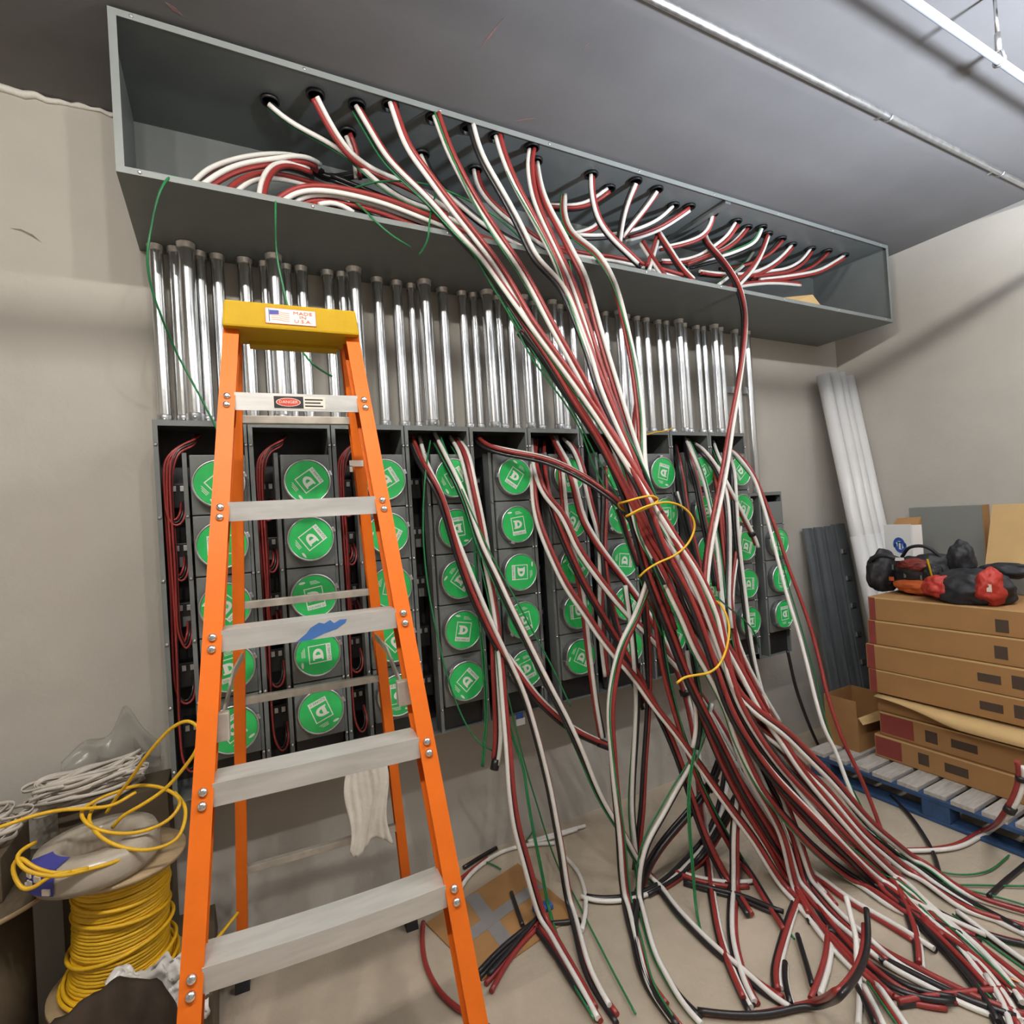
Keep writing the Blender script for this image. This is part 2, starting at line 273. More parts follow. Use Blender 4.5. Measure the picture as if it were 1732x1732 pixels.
# wire routes in metres: id, conductors, phase, twist, label, points
CABLES=[
('M1','wrkg',150,20,'leftmost of the wire bundles dropping over the trough lip to the tied waist',[(0.526,2.058,3.195),(0.590,2.025,3.048),(0.619,2.012,2.988),(0.692,1.988,2.907),(0.758,1.967,2.837),(0.807,1.949,2.769),(0.863,1.930,2.696),(0.938,1.909,2.611),(0.995,1.890,2.521),(1.061,1.869,2.423),(1.152,1.840,2.287),(1.189,1.818,2.225),(1.275,1.761,2.059),(1.354,1.707,1.902),(1.439,1.630,1.669),(1.501,1.610,1.553),(1.560,1.592,1.447),(1.607,1.580,1.379),(1.666,1.558,1.240),(1.690,1.545,1.160),(1.692,1.526,1.036),(1.700,1.505,0.902),(1.790,1.486,0.794),(1.922,1.465,0.689),(2.032,1.445,0.572),(2.148,1.425,0.448),(2.244,1.406,0.326),(2.325,1.391,0.232),(2.433,1.376,0.135),(2.573,1.358,0.012),(2.532,1.240,0.012),(2.500,1.143,0.012),(2.530,1.057,0.012),(2.559,0.987,0.012),(2.616,0.894,0.012)]),
('M2','wrk',150,25,'wire bundle second from the left over the trough lip, ending at the right floor',[(0.642,1.990,3.195),(0.657,1.985,3.139),(0.690,1.973,3.025),(0.748,1.963,2.949),(0.804,1.954,2.871),(0.863,1.944,2.793),(0.920,1.935,2.723),(0.953,1.930,2.682),(0.998,1.910,2.610),(1.049,1.882,2.502),(1.102,1.850,2.372),(1.169,1.810,2.247),(1.245,1.765,2.107),(1.323,1.715,1.949),(1.428,1.640,1.709),(1.485,1.621,1.598),(1.543,1.597,1.449),(1.599,1.577,1.329),(1.641,1.556,1.200),(1.671,1.535,1.072),(1.694,1.517,0.957),(1.720,1.498,0.842),(1.783,1.476,0.709),(1.885,1.451,0.555),(2.006,1.427,0.414),(2.135,1.403,0.267),(2.278,1.378,0.112),(2.365,1.363,0.012),(2.309,1.267,0.012),(2.312,1.210,0.012),(2.282,1.114,0.012),(2.249,1.019,0.012),(2.223,0.940,0.012),(2.188,0.857,0.012),(2.174,0.771,0.012)]),
('M3','wrkg',140,15,'third wire bundle from the left over the trough lip into the floor fan',[(0.817,1.979,3.195),(0.830,1.975,3.149),(0.855,1.967,3.061),(0.891,1.958,2.978),(0.941,1.947,2.874),(0.999,1.937,2.781),(1.041,1.930,2.716),(1.060,1.923,2.687),(1.109,1.901,2.597),(1.157,1.874,2.483),(1.198,1.850,2.373),(1.252,1.825,2.254),(1.315,1.796,2.114),(1.353,1.775,2.011),(1.403,1.747,1.869),(1.432,1.720,1.727),(1.444,1.700,1.608),(1.447,1.685,1.513),(1.484,1.670,1.429),(1.520,1.656,1.351),(1.547,1.641,1.263),(1.586,1.622,1.157),(1.614,1.604,1.048),(1.662,1.585,0.946),(1.693,1.573,0.873),(1.724,1.559,0.795),(1.735,1.544,0.711),(1.765,1.527,0.611),(1.818,1.504,0.476),(1.908,1.480,0.348),(2.011,1.457,0.219),(2.127,1.436,0.101),(2.230,1.420,0.012),(2.222,1.335,0.012),(2.202,1.242,0.012),(2.214,1.183,0.012),(2.226,1.102,0.012),(2.252,0.994,0.012)]),
('M4','wrk',160,20,'fourth wire bundle from the left over the trough lip, middle of the drop',[(0.966,1.984,3.195),(0.973,1.979,3.143),(0.993,1.971,3.066),(1.027,1.963,3.001),(1.069,1.955,2.928),(1.108,1.946,2.853),(1.138,1.939,2.792),(1.172,1.930,2.710),(1.196,1.920,2.653),(1.293,1.896,2.559),(1.325,1.880,2.465),(1.355,1.860,2.347),(1.372,1.842,2.264),(1.384,1.813,2.122),(1.419,1.780,1.975),(1.467,1.740,1.801),(1.490,1.706,1.629),(1.519,1.676,1.485),(1.589,1.635,1.296),(1.595,1.620,1.222),(1.652,1.590,1.089),(1.697,1.567,0.983),(1.726,1.551,0.911),(1.756,1.533,0.828),(1.793,1.512,0.735),(1.846,1.491,0.643),(1.895,1.469,0.545),(1.967,1.444,0.435),(2.054,1.416,0.315),(2.136,1.393,0.210),(2.233,1.368,0.100),(2.320,1.348,0.012),(2.267,1.246,0.012),(2.216,1.122,0.012),(2.161,0.991,0.012),(2.078,0.879,0.012),(1.997,0.807,0.012)]),
('M5','wrkg',145,20,'fifth wire bundle from the left over the trough lip with red conductors',[(1.092,1.991,3.195),(1.099,1.985,3.141),(1.119,1.976,3.065),(1.151,1.964,2.974),(1.197,1.952,2.880),(1.243,1.939,2.785),(1.273,1.930,2.715),(1.296,1.918,2.651),(1.311,1.902,2.564),(1.341,1.880,2.444),(1.369,1.853,2.312),(1.396,1.827,2.180),(1.427,1.801,2.053),(1.459,1.772,1.914),(1.500,1.740,1.764),(1.522,1.718,1.629),(1.525,1.698,1.508),(1.570,1.676,1.383),(1.642,1.653,1.262),(1.709,1.633,1.150),(1.772,1.615,1.054),(1.824,1.599,0.964),(1.900,1.572,0.809),(1.943,1.550,0.684),(1.990,1.531,0.572),(2.074,1.507,0.434),(2.185,1.482,0.289),(2.296,1.458,0.153),(2.411,1.435,0.012),(2.320,1.251,0.012),(2.228,1.090,0.012),(2.143,0.959,0.012),(2.043,0.852,0.012),(1.974,0.792,0.012)]),
('M6','wrk',150,20,'sixth wire bundle from the left over the trough lip, curving to the front floor',[(1.266,2.011,3.195),(1.243,2.001,3.123),(1.239,1.989,3.043),(1.241,1.974,2.954),(1.266,1.958,2.862),(1.292,1.943,2.783),(1.317,1.930,2.710),(1.351,1.905,2.596),(1.373,1.880,2.478),(1.397,1.859,2.351),(1.408,1.846,2.268),(1.433,1.822,2.119),(1.466,1.792,1.942),(1.517,1.760,1.754),(1.529,1.743,1.630),(1.519,1.726,1.509),(1.564,1.708,1.385),(1.611,1.688,1.253),(1.653,1.668,1.113),(1.705,1.649,0.987),(1.747,1.631,0.862),(1.781,1.611,0.727),(1.807,1.592,0.595),(1.857,1.572,0.457),(1.926,1.552,0.324),(1.970,1.536,0.211),(1.977,1.522,0.115),(1.985,1.506,0.012),(1.911,1.403,0.012),(1.856,1.304,0.012),(1.814,1.198,0.012),(1.797,1.112,0.012),(1.813,1.029,0.012),(1.870,0.959,0.012),(1.912,0.931,0.012)]),
('M7','rwk',10,20,'seventh wire bundle from the left over the trough lip, red side outward',[(1.326,2.085,3.195),(1.317,2.041,3.044),(1.334,2.003,2.930),(1.365,1.963,2.819),(1.384,1.930,2.724),(1.420,1.911,2.637),(1.434,1.890,2.530),(1.443,1.875,2.437),(1.456,1.855,2.320),(1.479,1.829,2.161),(1.508,1.796,1.968),(1.543,1.760,1.765),(1.565,1.741,1.628),(1.591,1.721,1.479),(1.670,1.688,1.254),(1.729,1.663,1.078),(1.782,1.635,0.878),(1.831,1.606,0.669),(1.911,1.574,0.441),(1.959,1.552,0.290),(1.993,1.533,0.154),(2.021,1.513,0.012),(1.949,1.364,0.012),(1.922,1.239,0.012),(1.905,1.152,0.012),(1.920,1.071,0.012),(1.935,0.989,0.012),(1.954,0.914,0.012),(1.994,0.833,0.012),(2.023,0.762,0.012)]),
('M8','wrwg',100,10,'wire bundle with two white conductors, rightmost of the drop over the trough lip',[(1.551,2.200,3.157),(1.508,2.148,3.048),(1.486,2.083,2.925),(1.499,2.033,2.854),(1.526,1.980,2.795),(1.548,1.930,2.720),(1.586,1.910,2.619),(1.599,1.888,2.502),(1.603,1.860,2.346),(1.606,1.843,2.245),(1.599,1.820,2.115),(1.584,1.793,1.957),(1.550,1.760,1.775),(1.558,1.738,1.653),(1.593,1.712,1.516),(1.687,1.668,1.297),(1.747,1.631,1.104),(1.804,1.592,0.908),(1.928,1.541,0.654),(2.094,1.491,0.410),(2.280,1.446,0.189),(2.409,1.412,0.012),(2.329,1.308,0.012),(2.318,1.233,0.012),(2.273,1.131,0.012),(2.226,1.046,0.012),(2.179,0.968,0.012),(2.129,0.894,0.012),(2.106,0.857,0.012)]),
('M9','rwk',20,10,'thick red and white bundle falling alone from the right part of the trough',[(2.553,2.250,3.184),(2.519,2.208,3.113),(2.490,2.089,2.955),(2.454,2.000,2.836),(2.465,1.967,2.754),(2.446,1.930,2.653),(2.449,1.926,2.556),(2.416,1.920,2.427),(2.375,1.914,2.300),(2.323,1.908,2.162),(2.255,1.900,1.991),(2.147,1.870,1.754),(2.031,1.841,1.541),(1.966,1.824,1.419),(1.899,1.800,1.257),(1.860,1.762,1.120),(1.848,1.706,0.925),(1.886,1.647,0.731),(1.969,1.582,0.532),(2.112,1.510,0.323),(2.272,1.445,0.142),(2.396,1.398,0.012),(2.294,1.281,0.012),(2.154,1.161,0.012),(2.048,1.093,0.012),(1.942,1.038,0.012)]),
('M10','rkk',40,15,'red and black bundle inside the tied waist, left edge',[(1.085,1.900,2.345),(1.138,1.883,2.273),(1.221,1.853,2.140),(1.304,1.822,1.992),(1.374,1.793,1.851),(1.431,1.760,1.683),(1.455,1.748,1.585),(1.472,1.735,1.476),(1.489,1.723,1.367),(1.521,1.708,1.246),(1.563,1.692,1.110),(1.600,1.675,0.976),(1.644,1.660,0.851),(1.706,1.643,0.711),(1.762,1.628,0.582),(1.822,1.611,0.439),(1.903,1.593,0.288),(1.993,1.575,0.133),(2.076,1.561,0.012),(1.993,1.404,0.012),(1.939,1.257,0.012),(1.909,1.120,0.012)]),
('M11','rrk',60,15,'twin red bundle running down the middle of the tied waist',[(1.021,1.930,2.539),(1.062,1.904,2.439),(1.131,1.867,2.303),(1.187,1.837,2.192),(1.248,1.798,2.045),(1.322,1.758,1.898),(1.405,1.700,1.679),(1.457,1.676,1.548),(1.512,1.656,1.439),(1.585,1.631,1.304),(1.649,1.610,1.192),(1.714,1.589,1.079),(1.765,1.569,0.968),(1.825,1.550,0.866),(1.880,1.526,0.730),(1.941,1.506,0.614),(2.017,1.484,0.495),(2.132,1.457,0.340),(2.268,1.428,0.176),(2.392,1.400,0.012),(2.269,1.226,0.012),(2.183,1.070,0.012)]),
('M12','krg',60,15,'black, red and green bundle inside the waist on its upper side',[(1.363,1.940,2.682),(1.378,1.911,2.531),(1.395,1.879,2.370),(1.417,1.850,2.225),(1.453,1.814,2.057),(1.494,1.779,1.891),(1.540,1.740,1.715),(1.566,1.712,1.578),(1.610,1.678,1.418),(1.671,1.648,1.281),(1.711,1.617,1.135),(1.712,1.587,0.997),(1.725,1.557,0.861),(1.776,1.523,0.708),(1.861,1.486,0.548),(1.960,1.452,0.405),(2.082,1.418,0.265),(2.215,1.387,0.141),(2.354,1.357,0.012),(2.305,1.202,0.012),(2.310,1.089,0.012),(2.348,0.965,0.012),(2.414,0.892,0.012)]),
('M13','kwk',60,15,'black wire bundle beneath the floor fan beside the pallet',[(1.544,1.720,1.495),(1.601,1.680,1.298),(1.657,1.641,1.104),(1.731,1.602,0.920),(1.830,1.564,0.742),(1.946,1.532,0.600),(2.073,1.500,0.457),(2.220,1.465,0.298),(2.362,1.434,0.155),(2.533,1.404,0.012),(2.480,1.243,0.012),(2.448,1.110,0.012),(2.440,0.999,0.012),(2.446,0.903,0.012)]),
('A9','wrk',150,20,'bundle bent down onto the trough lip, left of the right half',[(1.624,2.071,3.195),(1.614,2.065,3.124),(1.623,2.056,3.022),(1.644,2.049,2.958),(1.699,2.041,2.900),(1.776,2.032,2.843),(1.880,2.020,2.765)]),
('A10','wrk',150,20,'curved white and red bundle rising to the first hole right of centre in the trough',[(1.860,2.031,3.195),(1.848,2.102,3.111),(1.862,2.170,3.022),(1.875,2.200,2.981)]),
('A11','wrk',140,20,'bundle leaning right to the second hole right of centre in the trough',[(2.009,2.045,3.195),(1.981,2.093,3.140),(1.921,2.168,3.057),(1.898,2.200,3.019)]),
('A12','wgk',140,20,'white and green bundle arching low through the middle of the trough',[(2.197,2.124,3.195),(2.128,2.146,3.130),(2.032,2.170,3.079),(1.911,2.200,3.037),(1.722,2.229,3.001),(1.592,2.250,2.996)]),
('A13','rwk',30,20,'dark bundle with red ends reaching up beside the trough centre',[(2.288,2.100,3.195),(2.232,2.141,3.157),(2.158,2.192,3.114),(2.058,2.252,3.083),(1.975,2.300,3.069)]),
('A14','wrk',200,15,'straight diagonal bundle resting on the trough lip, white and red',[(2.191,2.250,3.137),(2.199,2.172,2.990),(2.203,2.094,2.847),(2.231,2.020,2.737)]),
('A15','rwk',200,15,'short diagonal bundle ending at the trough lip left of the longer one',[(2.032,2.200,3.009),(2.017,2.122,2.892),(1.997,2.020,2.748)]),
('A16','rwk',20,15,'short upright bundle crossing behind the diagonal ones in the trough',[(2.183,2.250,3.086),(2.042,2.147,2.923),(1.912,2.050,2.780)]),
('A17','wrk',140,20,'bundle bending up to a hole near the trough brace',[(2.466,2.105,3.195),(2.476,2.130,3.154),(2.454,2.160,3.108),(2.380,2.200,3.077),(2.280,2.251,3.057),(2.181,2.300,3.043)]),
('A19','wrk',140,20,'first of the curved bundles fanning up right of the trough brace',[(2.664,2.113,3.195),(2.633,2.141,3.132),(2.566,2.171,3.080),(2.482,2.207,3.024),(2.369,2.247,2.987),(2.219,2.300,2.986)]),
('A20','wrk',140,20,'second of the curved bundles fanning up right of the trough brace',[(2.781,2.137,3.195),(2.710,2.150,3.122),(2.600,2.165,3.052),(2.455,2.184,2.992),(2.340,2.200,2.941)]),
('A21','wgk',140,20,'third of the curved bundles fanning up, white with a green conductor',[(2.867,2.104,3.195),(2.848,2.127,3.126),(2.750,2.154,3.073),(2.642,2.183,3.030),(2.518,2.216,2.997),(2.392,2.250,2.961)]),
('A22','rkw',60,20,'red and black bundle slanting down to the lip behind the falling bundle',[(2.971,2.144,3.195),(2.865,2.113,3.066),(2.727,2.078,2.932),(2.580,2.046,2.823),(2.467,2.020,2.738)]),
('A23','wgk',140,20,'white and green bundle slanting to the lip left of the falling bundle',[(3.105,2.350,3.205),(2.900,2.257,3.055),(2.624,2.141,2.896),(2.356,2.020,2.742)]),
('A24','rkk',60,20,'thin red curve right of the red and black slanting bundle',[(3.107,2.152,3.195),(3.051,2.181,3.130),(2.967,2.212,3.078),(2.839,2.253,3.033),(2.688,2.300,3.008)]),
('A25','wkr',140,20,'long white bundle sweeping left from the fourth hole from the trough end',[(3.245,2.179,3.195),(3.138,2.182,3.104),(3.002,2.185,3.021),(2.853,2.189,2.964),(2.620,2.194,2.924),(2.391,2.200,2.909)]),
('A26','wrk',140,20,'white and red bundle from the third hole from the trough end',[(3.421,2.170,3.195),(3.337,2.176,3.111),(3.199,2.182,3.040),(3.033,2.190,2.999),(2.818,2.200,2.942)]),
('A27','rkk',60,20,'dull red bundle from the second hole from the trough end',[(3.563,2.151,3.195),(3.464,2.168,3.117),(3.319,2.189,3.050),(3.066,2.223,3.000),(2.880,2.250,2.951)]),
('A28','wrk',140,20,'white bundle from the last hole at the right trough end',[(3.737,2.148,3.195),(3.632,2.155,3.138),(3.482,2.164,3.064),(3.193,2.182,2.987),(2.922,2.200,2.936)]),
('A30','wrk',250,10,'cut bundle lying flat along the trough floor by the cardboard scrap',[(3.327,2.200,2.972),(3.026,2.177,2.934),(2.728,2.153,2.867),(2.478,2.130,2.790),(2.182,2.100,2.781)]),
('A32','wrk',150,10,'bundle lying along the trough floor behind the middle lip',[(1.351,2.250,2.946),(1.467,2.227,2.910),(1.636,2.196,2.884),(1.830,2.164,2.877),(2.016,2.134,2.851),(2.227,2.100,2.813)]),
('A33','rwk',30,10,'red bundle lying along the trough floor in the middle',[(1.530,2.300,3.154),(1.667,2.213,3.135),(1.728,2.169,3.160),(1.773,2.128,3.195)]),
('A34','wkr',150,10,'short white curl at the middle of the trough',[(1.829,2.300,3.121),(1.780,2.300,3.081),(1.722,2.300,3.057),(1.627,2.300,3.021)]),
('B1','krw',90,10,'black and red bundle arching over the left trough floor',[(-0.034,2.120,2.800),(-0.002,2.140,2.856),(0.032,2.158,2.898),(0.116,2.195,2.973),(0.202,2.229,3.031),(0.278,2.257,3.070),(0.371,2.291,3.099),(0.438,2.320,3.080)]),
('B1b','rwk',100,10,'red and white bundle arching beside the black one at the left of the trough',[(-0.009,2.080,2.779),(0.024,2.095,2.823),(0.070,2.113,2.874),(0.141,2.138,2.931),(0.239,2.168,2.987),(0.289,2.184,3.020),(0.345,2.200,3.042),(0.428,2.300,3.083)]),
('B2','wrk',120,10,'low white arch of wires at the left trough floor',[(0.064,2.060,2.759),(0.115,2.108,2.847),(0.184,2.155,2.915),(0.260,2.204,2.955),(0.335,2.249,2.982),(0.424,2.300,3.008)]),
('B3','rkw',60,10,'red hooked bundle bending down to the left trough lip',[(0.170,2.050,2.756),(0.184,2.091,2.843),(0.221,2.132,2.932),(0.264,2.161,2.975),(0.345,2.211,3.004),(0.406,2.250,3.011)]),
('B4','wrk',130,10,'long white arch running right along the trough floor',[(0.218,2.020,2.738),(0.260,2.018,2.783),(0.320,2.016,2.812),(0.406,2.014,2.826),(0.502,2.011,2.826),(0.603,2.008,2.819),(0.707,2.005,2.798),(0.789,2.002,2.781),(0.879,2.000,2.761),(1.037,2.020,2.714)]),
('B5','rkw',80,10,'long red arch under the white one on the trough floor',[(0.275,2.040,2.761),(0.304,2.039,2.794),(0.384,2.038,2.815),(0.481,2.036,2.815),(0.557,2.035,2.811),(0.661,2.033,2.792),(0.769,2.032,2.771),(0.885,2.030,2.748)]),
('B6','wkr',130,10,'short white arch near the lip, inner side of the long arches',[(0.332,2.030,2.742),(0.382,2.056,2.800),(0.446,2.082,2.833),(0.526,2.116,2.850),(0.608,2.150,2.852)]),
('B6b','kwr',130,10,'dark curl of wires standing at the left lip',[(0.359,2.030,2.760),(0.391,2.030,2.782),(0.443,2.030,2.778),(0.476,2.030,2.756)]),
('B7','wgk',150,10,'leftmost bundle coming out of the trough roof, long and shallow',[(0.229,2.161,3.195),(0.270,2.160,3.159),(0.345,2.158,3.130),(0.419,2.157,3.108),(0.484,2.156,3.080),(0.528,2.155,3.055),(0.597,2.154,2.997),(0.650,2.153,2.966),(0.704,2.152,2.938),(0.773,2.151,2.923),(0.827,2.150,2.919),(0.972,2.100,2.841)]),
('B8','rwk',30,10,'second bundle from the left out of the trough roof, red and white',[(0.377,2.067,3.195),(0.396,2.079,3.169),(0.431,2.098,3.125),(0.473,2.118,3.081),(0.510,2.133,3.051),(0.543,2.142,3.044),(0.600,2.158,3.029),(0.690,2.179,3.029),(0.782,2.200,3.025),(0.895,2.100,2.889)]),
('B9','wrk',150,10,'short bundle hanging straight from the trough roof above the black tape',[(0.524,2.219,3.195),(0.545,2.228,3.158),(0.556,2.235,3.124),(0.557,2.243,3.080),(0.562,2.250,3.043)]),
('B10','kkk',0,10,'thick black bundle lump in the left part of the trough',[(0.355,2.360,3.158),(0.390,2.350,3.104),(0.434,2.341,3.072),(0.517,2.329,3.084),(0.615,2.315,3.124),(0.712,2.300,3.097)]),
('B11','rkk',0,10,'dark red bundle sagging along the trough floor under the white arches',[(0.466,2.320,3.067),(0.556,2.295,3.035),(0.670,2.264,2.993),(0.788,2.232,2.950),(0.932,2.194,2.894),(1.106,2.150,2.826),(1.286,2.100,2.781)]),
('B12','wkk',150,10,'white bundle dropping from the roof between the third and fourth drops',[(0.841,2.234,3.195),(0.856,2.225,3.141),(0.906,2.207,3.051),(0.979,2.190,2.993),(1.064,2.170,2.921),(1.168,2.150,2.864),(1.287,2.100,2.794)]),
('B13','wrk',150,10,'white bundle from the roof behind the fourth drop',[(1.097,2.240,3.195),(1.096,2.223,3.124),(1.129,2.198,3.048),(1.186,2.170,2.980),(1.268,2.134,2.902),(1.352,2.100,2.832),(1.506,2.050,2.754)]),
('G1','g',0,0,'bright green wire arching right across the trough mouth',[(0.532,2.200,2.969),(0.596,2.153,2.980),(0.665,2.102,2.971),(0.731,2.052,2.953),(0.797,2.000,2.922),(0.896,1.995,2.903),(0.976,1.991,2.877),(1.055,1.987,2.847),(1.124,1.984,2.802),(1.186,1.980,2.754)]),
('G2','g',0,0,'green wire hanging over the lip with its end to the right',[(0.472,2.150,2.880),(0.496,2.020,2.799),(0.531,1.950,2.714),(0.583,1.930,2.658),(0.659,1.920,2.617)]),
('G3','g',0,0,'short dark green wire poking over the lip beside the first drop',[(0.872,2.150,3.017),(0.779,2.000,2.831),(0.739,1.940,2.716),(0.726,1.920,2.659),(0.680,1.900,2.585)]),
('G4','g',0,0,'green wire looping from the left trough end down past the conduits',[(-0.077,2.050,2.781),(-0.095,1.970,2.734),(-0.114,1.940,2.687),(-0.131,1.942,2.642),(-0.153,1.947,2.539),(-0.167,1.950,2.467),(-0.168,1.999,2.406),(-0.154,2.050,2.344),(-0.131,2.137,2.279),(-0.111,2.200,2.228),(-0.077,2.210,2.154),(-0.039,2.221,2.064),(-0.009,2.230,1.992),(0.014,2.250,1.918)]),
('G5','g',0,0,'green wire hanging behind the ladder top, its end bent right',[(0.217,2.050,2.745),(0.207,1.960,2.719),(0.199,1.940,2.601),(0.198,1.942,2.519),(0.211,1.943,2.429),(0.224,1.945,2.351),(0.249,1.947,2.239),(0.273,1.948,2.185),(0.311,1.949,2.150),(0.355,1.950,2.129)]),
('G6','g',0,0,'green wire hanging along the left of the main drop',[(0.827,1.950,2.738),(0.880,1.920,2.671),(0.919,1.916,2.616),(0.964,1.910,2.534),(1.010,1.904,2.459),(1.072,1.896,2.342),(1.120,1.889,2.240),(1.202,1.881,2.133),(1.271,1.875,2.040),(1.326,1.868,1.938),(1.374,1.859,1.791),(1.446,1.850,1.639),(1.498,1.835,1.461),(1.562,1.817,1.255),(1.628,1.800,1.059)]),
('G7','g',0,0,'second green wire hanging along the left of the main drop',[(1.033,1.900,2.434),(1.092,1.890,2.331),(1.142,1.881,2.235),(1.227,1.869,2.120),(1.299,1.857,1.999),(1.360,1.845,1.863),(1.450,1.830,1.688),(1.532,1.815,1.496),(1.615,1.800,1.288)]),
('C1','rwk',20,10,'bundle from the fourth panel top ending in a taped cut end by the cabinet bottom',[(0.750,2.360,1.982),(0.738,2.200,1.853),(0.764,2.140,1.767),(0.793,2.133,1.703),(0.824,2.118,1.561),(0.854,2.104,1.425),(0.892,2.090,1.295),(0.947,2.074,1.148),(0.985,2.064,1.058),(1.046,2.054,0.971),(1.108,2.042,0.864),(1.182,2.031,0.772),(1.268,2.020,0.685),(1.345,2.012,0.628),(1.477,2.000,0.550)]),
('C3','wrkg',150,10,'longest white and red bundle from the fourth panel to the floor centre',[(0.864,2.380,2.006),(0.852,2.200,1.867),(0.868,2.120,1.763),(0.902,2.104,1.655),(0.920,2.092,1.567),(0.947,2.078,1.472),(0.984,2.065,1.383),(1.018,2.049,1.279),(1.056,2.034,1.177),(1.098,2.018,1.065),(1.140,2.001,0.952),(1.177,1.988,0.859),(1.225,1.971,0.745),(1.281,1.948,0.587),(1.320,1.929,0.455),(1.372,1.912,0.335),(1.428,1.897,0.237),(1.480,1.880,0.116),(1.549,1.865,0.012),(1.510,1.715,0.012),(1.487,1.562,0.012),(1.479,1.442,0.012),(1.482,1.365,0.012),(1.476,1.293,0.012),(1.479,1.231,0.012),(1.493,1.183,0.012)]),
('C4','rwk',20,10,'bundle hanging from the fourth panel with its cut end in the air',[(0.975,2.370,1.986),(0.950,2.200,1.887),(0.949,2.150,1.743),(0.968,2.141,1.595),(0.979,2.134,1.470),(0.987,2.128,1.358),(0.986,2.120,1.231),(0.977,2.110,1.054),(0.973,2.102,0.929),(0.970,2.096,0.817),(0.966,2.090,0.721),(0.956,2.085,0.651),(0.931,2.080,0.570)]),
('C5','wkrg',150,10,'bundle from the fourth panel reaching the floor at the front beside the ladder',[(0.963,2.400,1.991),(0.936,2.220,1.884),(0.943,2.170,1.730),(0.956,2.149,1.575),(0.973,2.126,1.410),(0.987,2.100,1.223),(0.985,2.073,1.029),(0.976,2.041,0.816),(0.971,2.018,0.659),(0.961,1.994,0.504),(0.964,1.972,0.367),(0.984,1.955,0.255),(1.002,1.935,0.131),(1.028,1.917,0.012),(1.008,1.781,0.012),(0.992,1.664,0.012),(0.974,1.550,0.012),(0.959,1.459,0.012)]),
('C6','wrk',160,10,'bundle from the fourth panel landing right of the cardboard sheet',[(0.802,2.400,1.989),(0.763,2.200,1.837),(0.787,2.140,1.733),(0.822,2.123,1.584),(0.868,2.105,1.434),(0.924,2.084,1.258),(0.985,2.064,1.092),(1.041,2.047,0.951),(1.073,2.036,0.856),(1.097,2.023,0.741),(1.114,2.012,0.642),(1.127,2.001,0.551),(1.139,1.990,0.455),(1.147,1.975,0.332),(1.157,1.961,0.209),(1.158,1.946,0.091),(1.166,1.937,0.012),(1.101,1.783,0.012),(1.045,1.651,0.012),(1.020,1.547,0.012),(1.008,1.424,0.012)]),
('C7','g',0,0,'lone green wire down the left of the fourth meter column',[(0.822,2.300,1.966),(0.744,2.160,1.821),(0.722,2.153,1.680),(0.710,2.145,1.507),(0.716,2.136,1.327),(0.742,2.125,1.121),(0.765,2.118,0.982),(0.796,2.112,0.864),(0.836,2.107,0.758),(0.890,2.103,0.674),(0.940,2.100,0.638)]),
('C8','gg',0,20,'pair of green wires right of the fourth meter column, ends hanging free',[(0.878,2.350,2.001),(0.877,2.170,1.807),(0.927,2.158,1.603),(0.936,2.146,1.375),(0.931,2.135,1.181),(0.934,2.128,1.062),(0.931,2.118,0.891),(0.926,2.112,0.780),(0.910,2.107,0.702),(0.888,2.100,0.586)]),
('C8b','g',0,0,'green wire following the longest bundle across the fifth meter column',[(0.870,2.300,1.985),(0.873,2.100,1.734),(0.950,2.077,1.516),(1.007,2.062,1.380),(1.074,2.048,1.243),(1.124,2.036,1.127),(1.167,2.026,1.037),(1.216,2.015,0.925),(1.271,2.000,0.779)]),
('C9','gg',0,20,'two green wires falling to the cardboard sheet on the floor',[(1.005,2.100,0.846),(1.018,2.076,0.701),(1.052,2.055,0.576),(1.054,2.031,0.438),(1.058,2.007,0.301),(1.068,1.983,0.166),(1.076,1.955,0.012),(1.013,1.778,0.012)]),
('C9b','g',0,0,'green wire crossing the cardboard to the front floor',[(1.007,2.080,0.900),(1.041,2.078,0.720),(1.077,2.076,0.537),(1.117,2.074,0.376),(1.166,2.072,0.185),(1.227,2.070,0.012),(1.160,1.781,0.012),(1.105,1.567,0.012),(1.069,1.418,0.012)]),
('C10','wrk',250,15,'bundle sagging sideways from the fifth panel top to the tied waist',[(1.071,2.370,1.990),(1.049,2.200,1.926),(1.109,2.153,1.896),(1.181,2.097,1.873),(1.256,2.039,1.844),(1.321,1.979,1.798),(1.376,1.923,1.748),(1.421,1.868,1.691),(1.457,1.820,1.642),(1.512,1.803,1.559),(1.551,1.780,1.433),(1.593,1.751,1.257),(1.636,1.720,1.071)]),
('C11','wkr',140,10,'bundle from the sixth panel crossing behind the waist, white uppermost',[(1.383,2.380,1.981),(1.290,2.200,1.803),(1.296,2.140,1.689),(1.356,2.112,1.614),(1.381,2.083,1.521),(1.402,2.058,1.439),(1.444,2.030,1.356),(1.490,2.000,1.269),(1.576,1.951,1.133),(1.612,1.934,1.088),(1.668,1.907,1.017),(1.720,1.877,0.935),(1.783,1.847,0.856),(1.847,1.804,0.735),(1.907,1.754,0.592),(1.962,1.697,0.429),(2.015,1.638,0.266),(2.049,1.588,0.132),(2.106,1.542,0.012),(2.030,1.380,0.012)]),
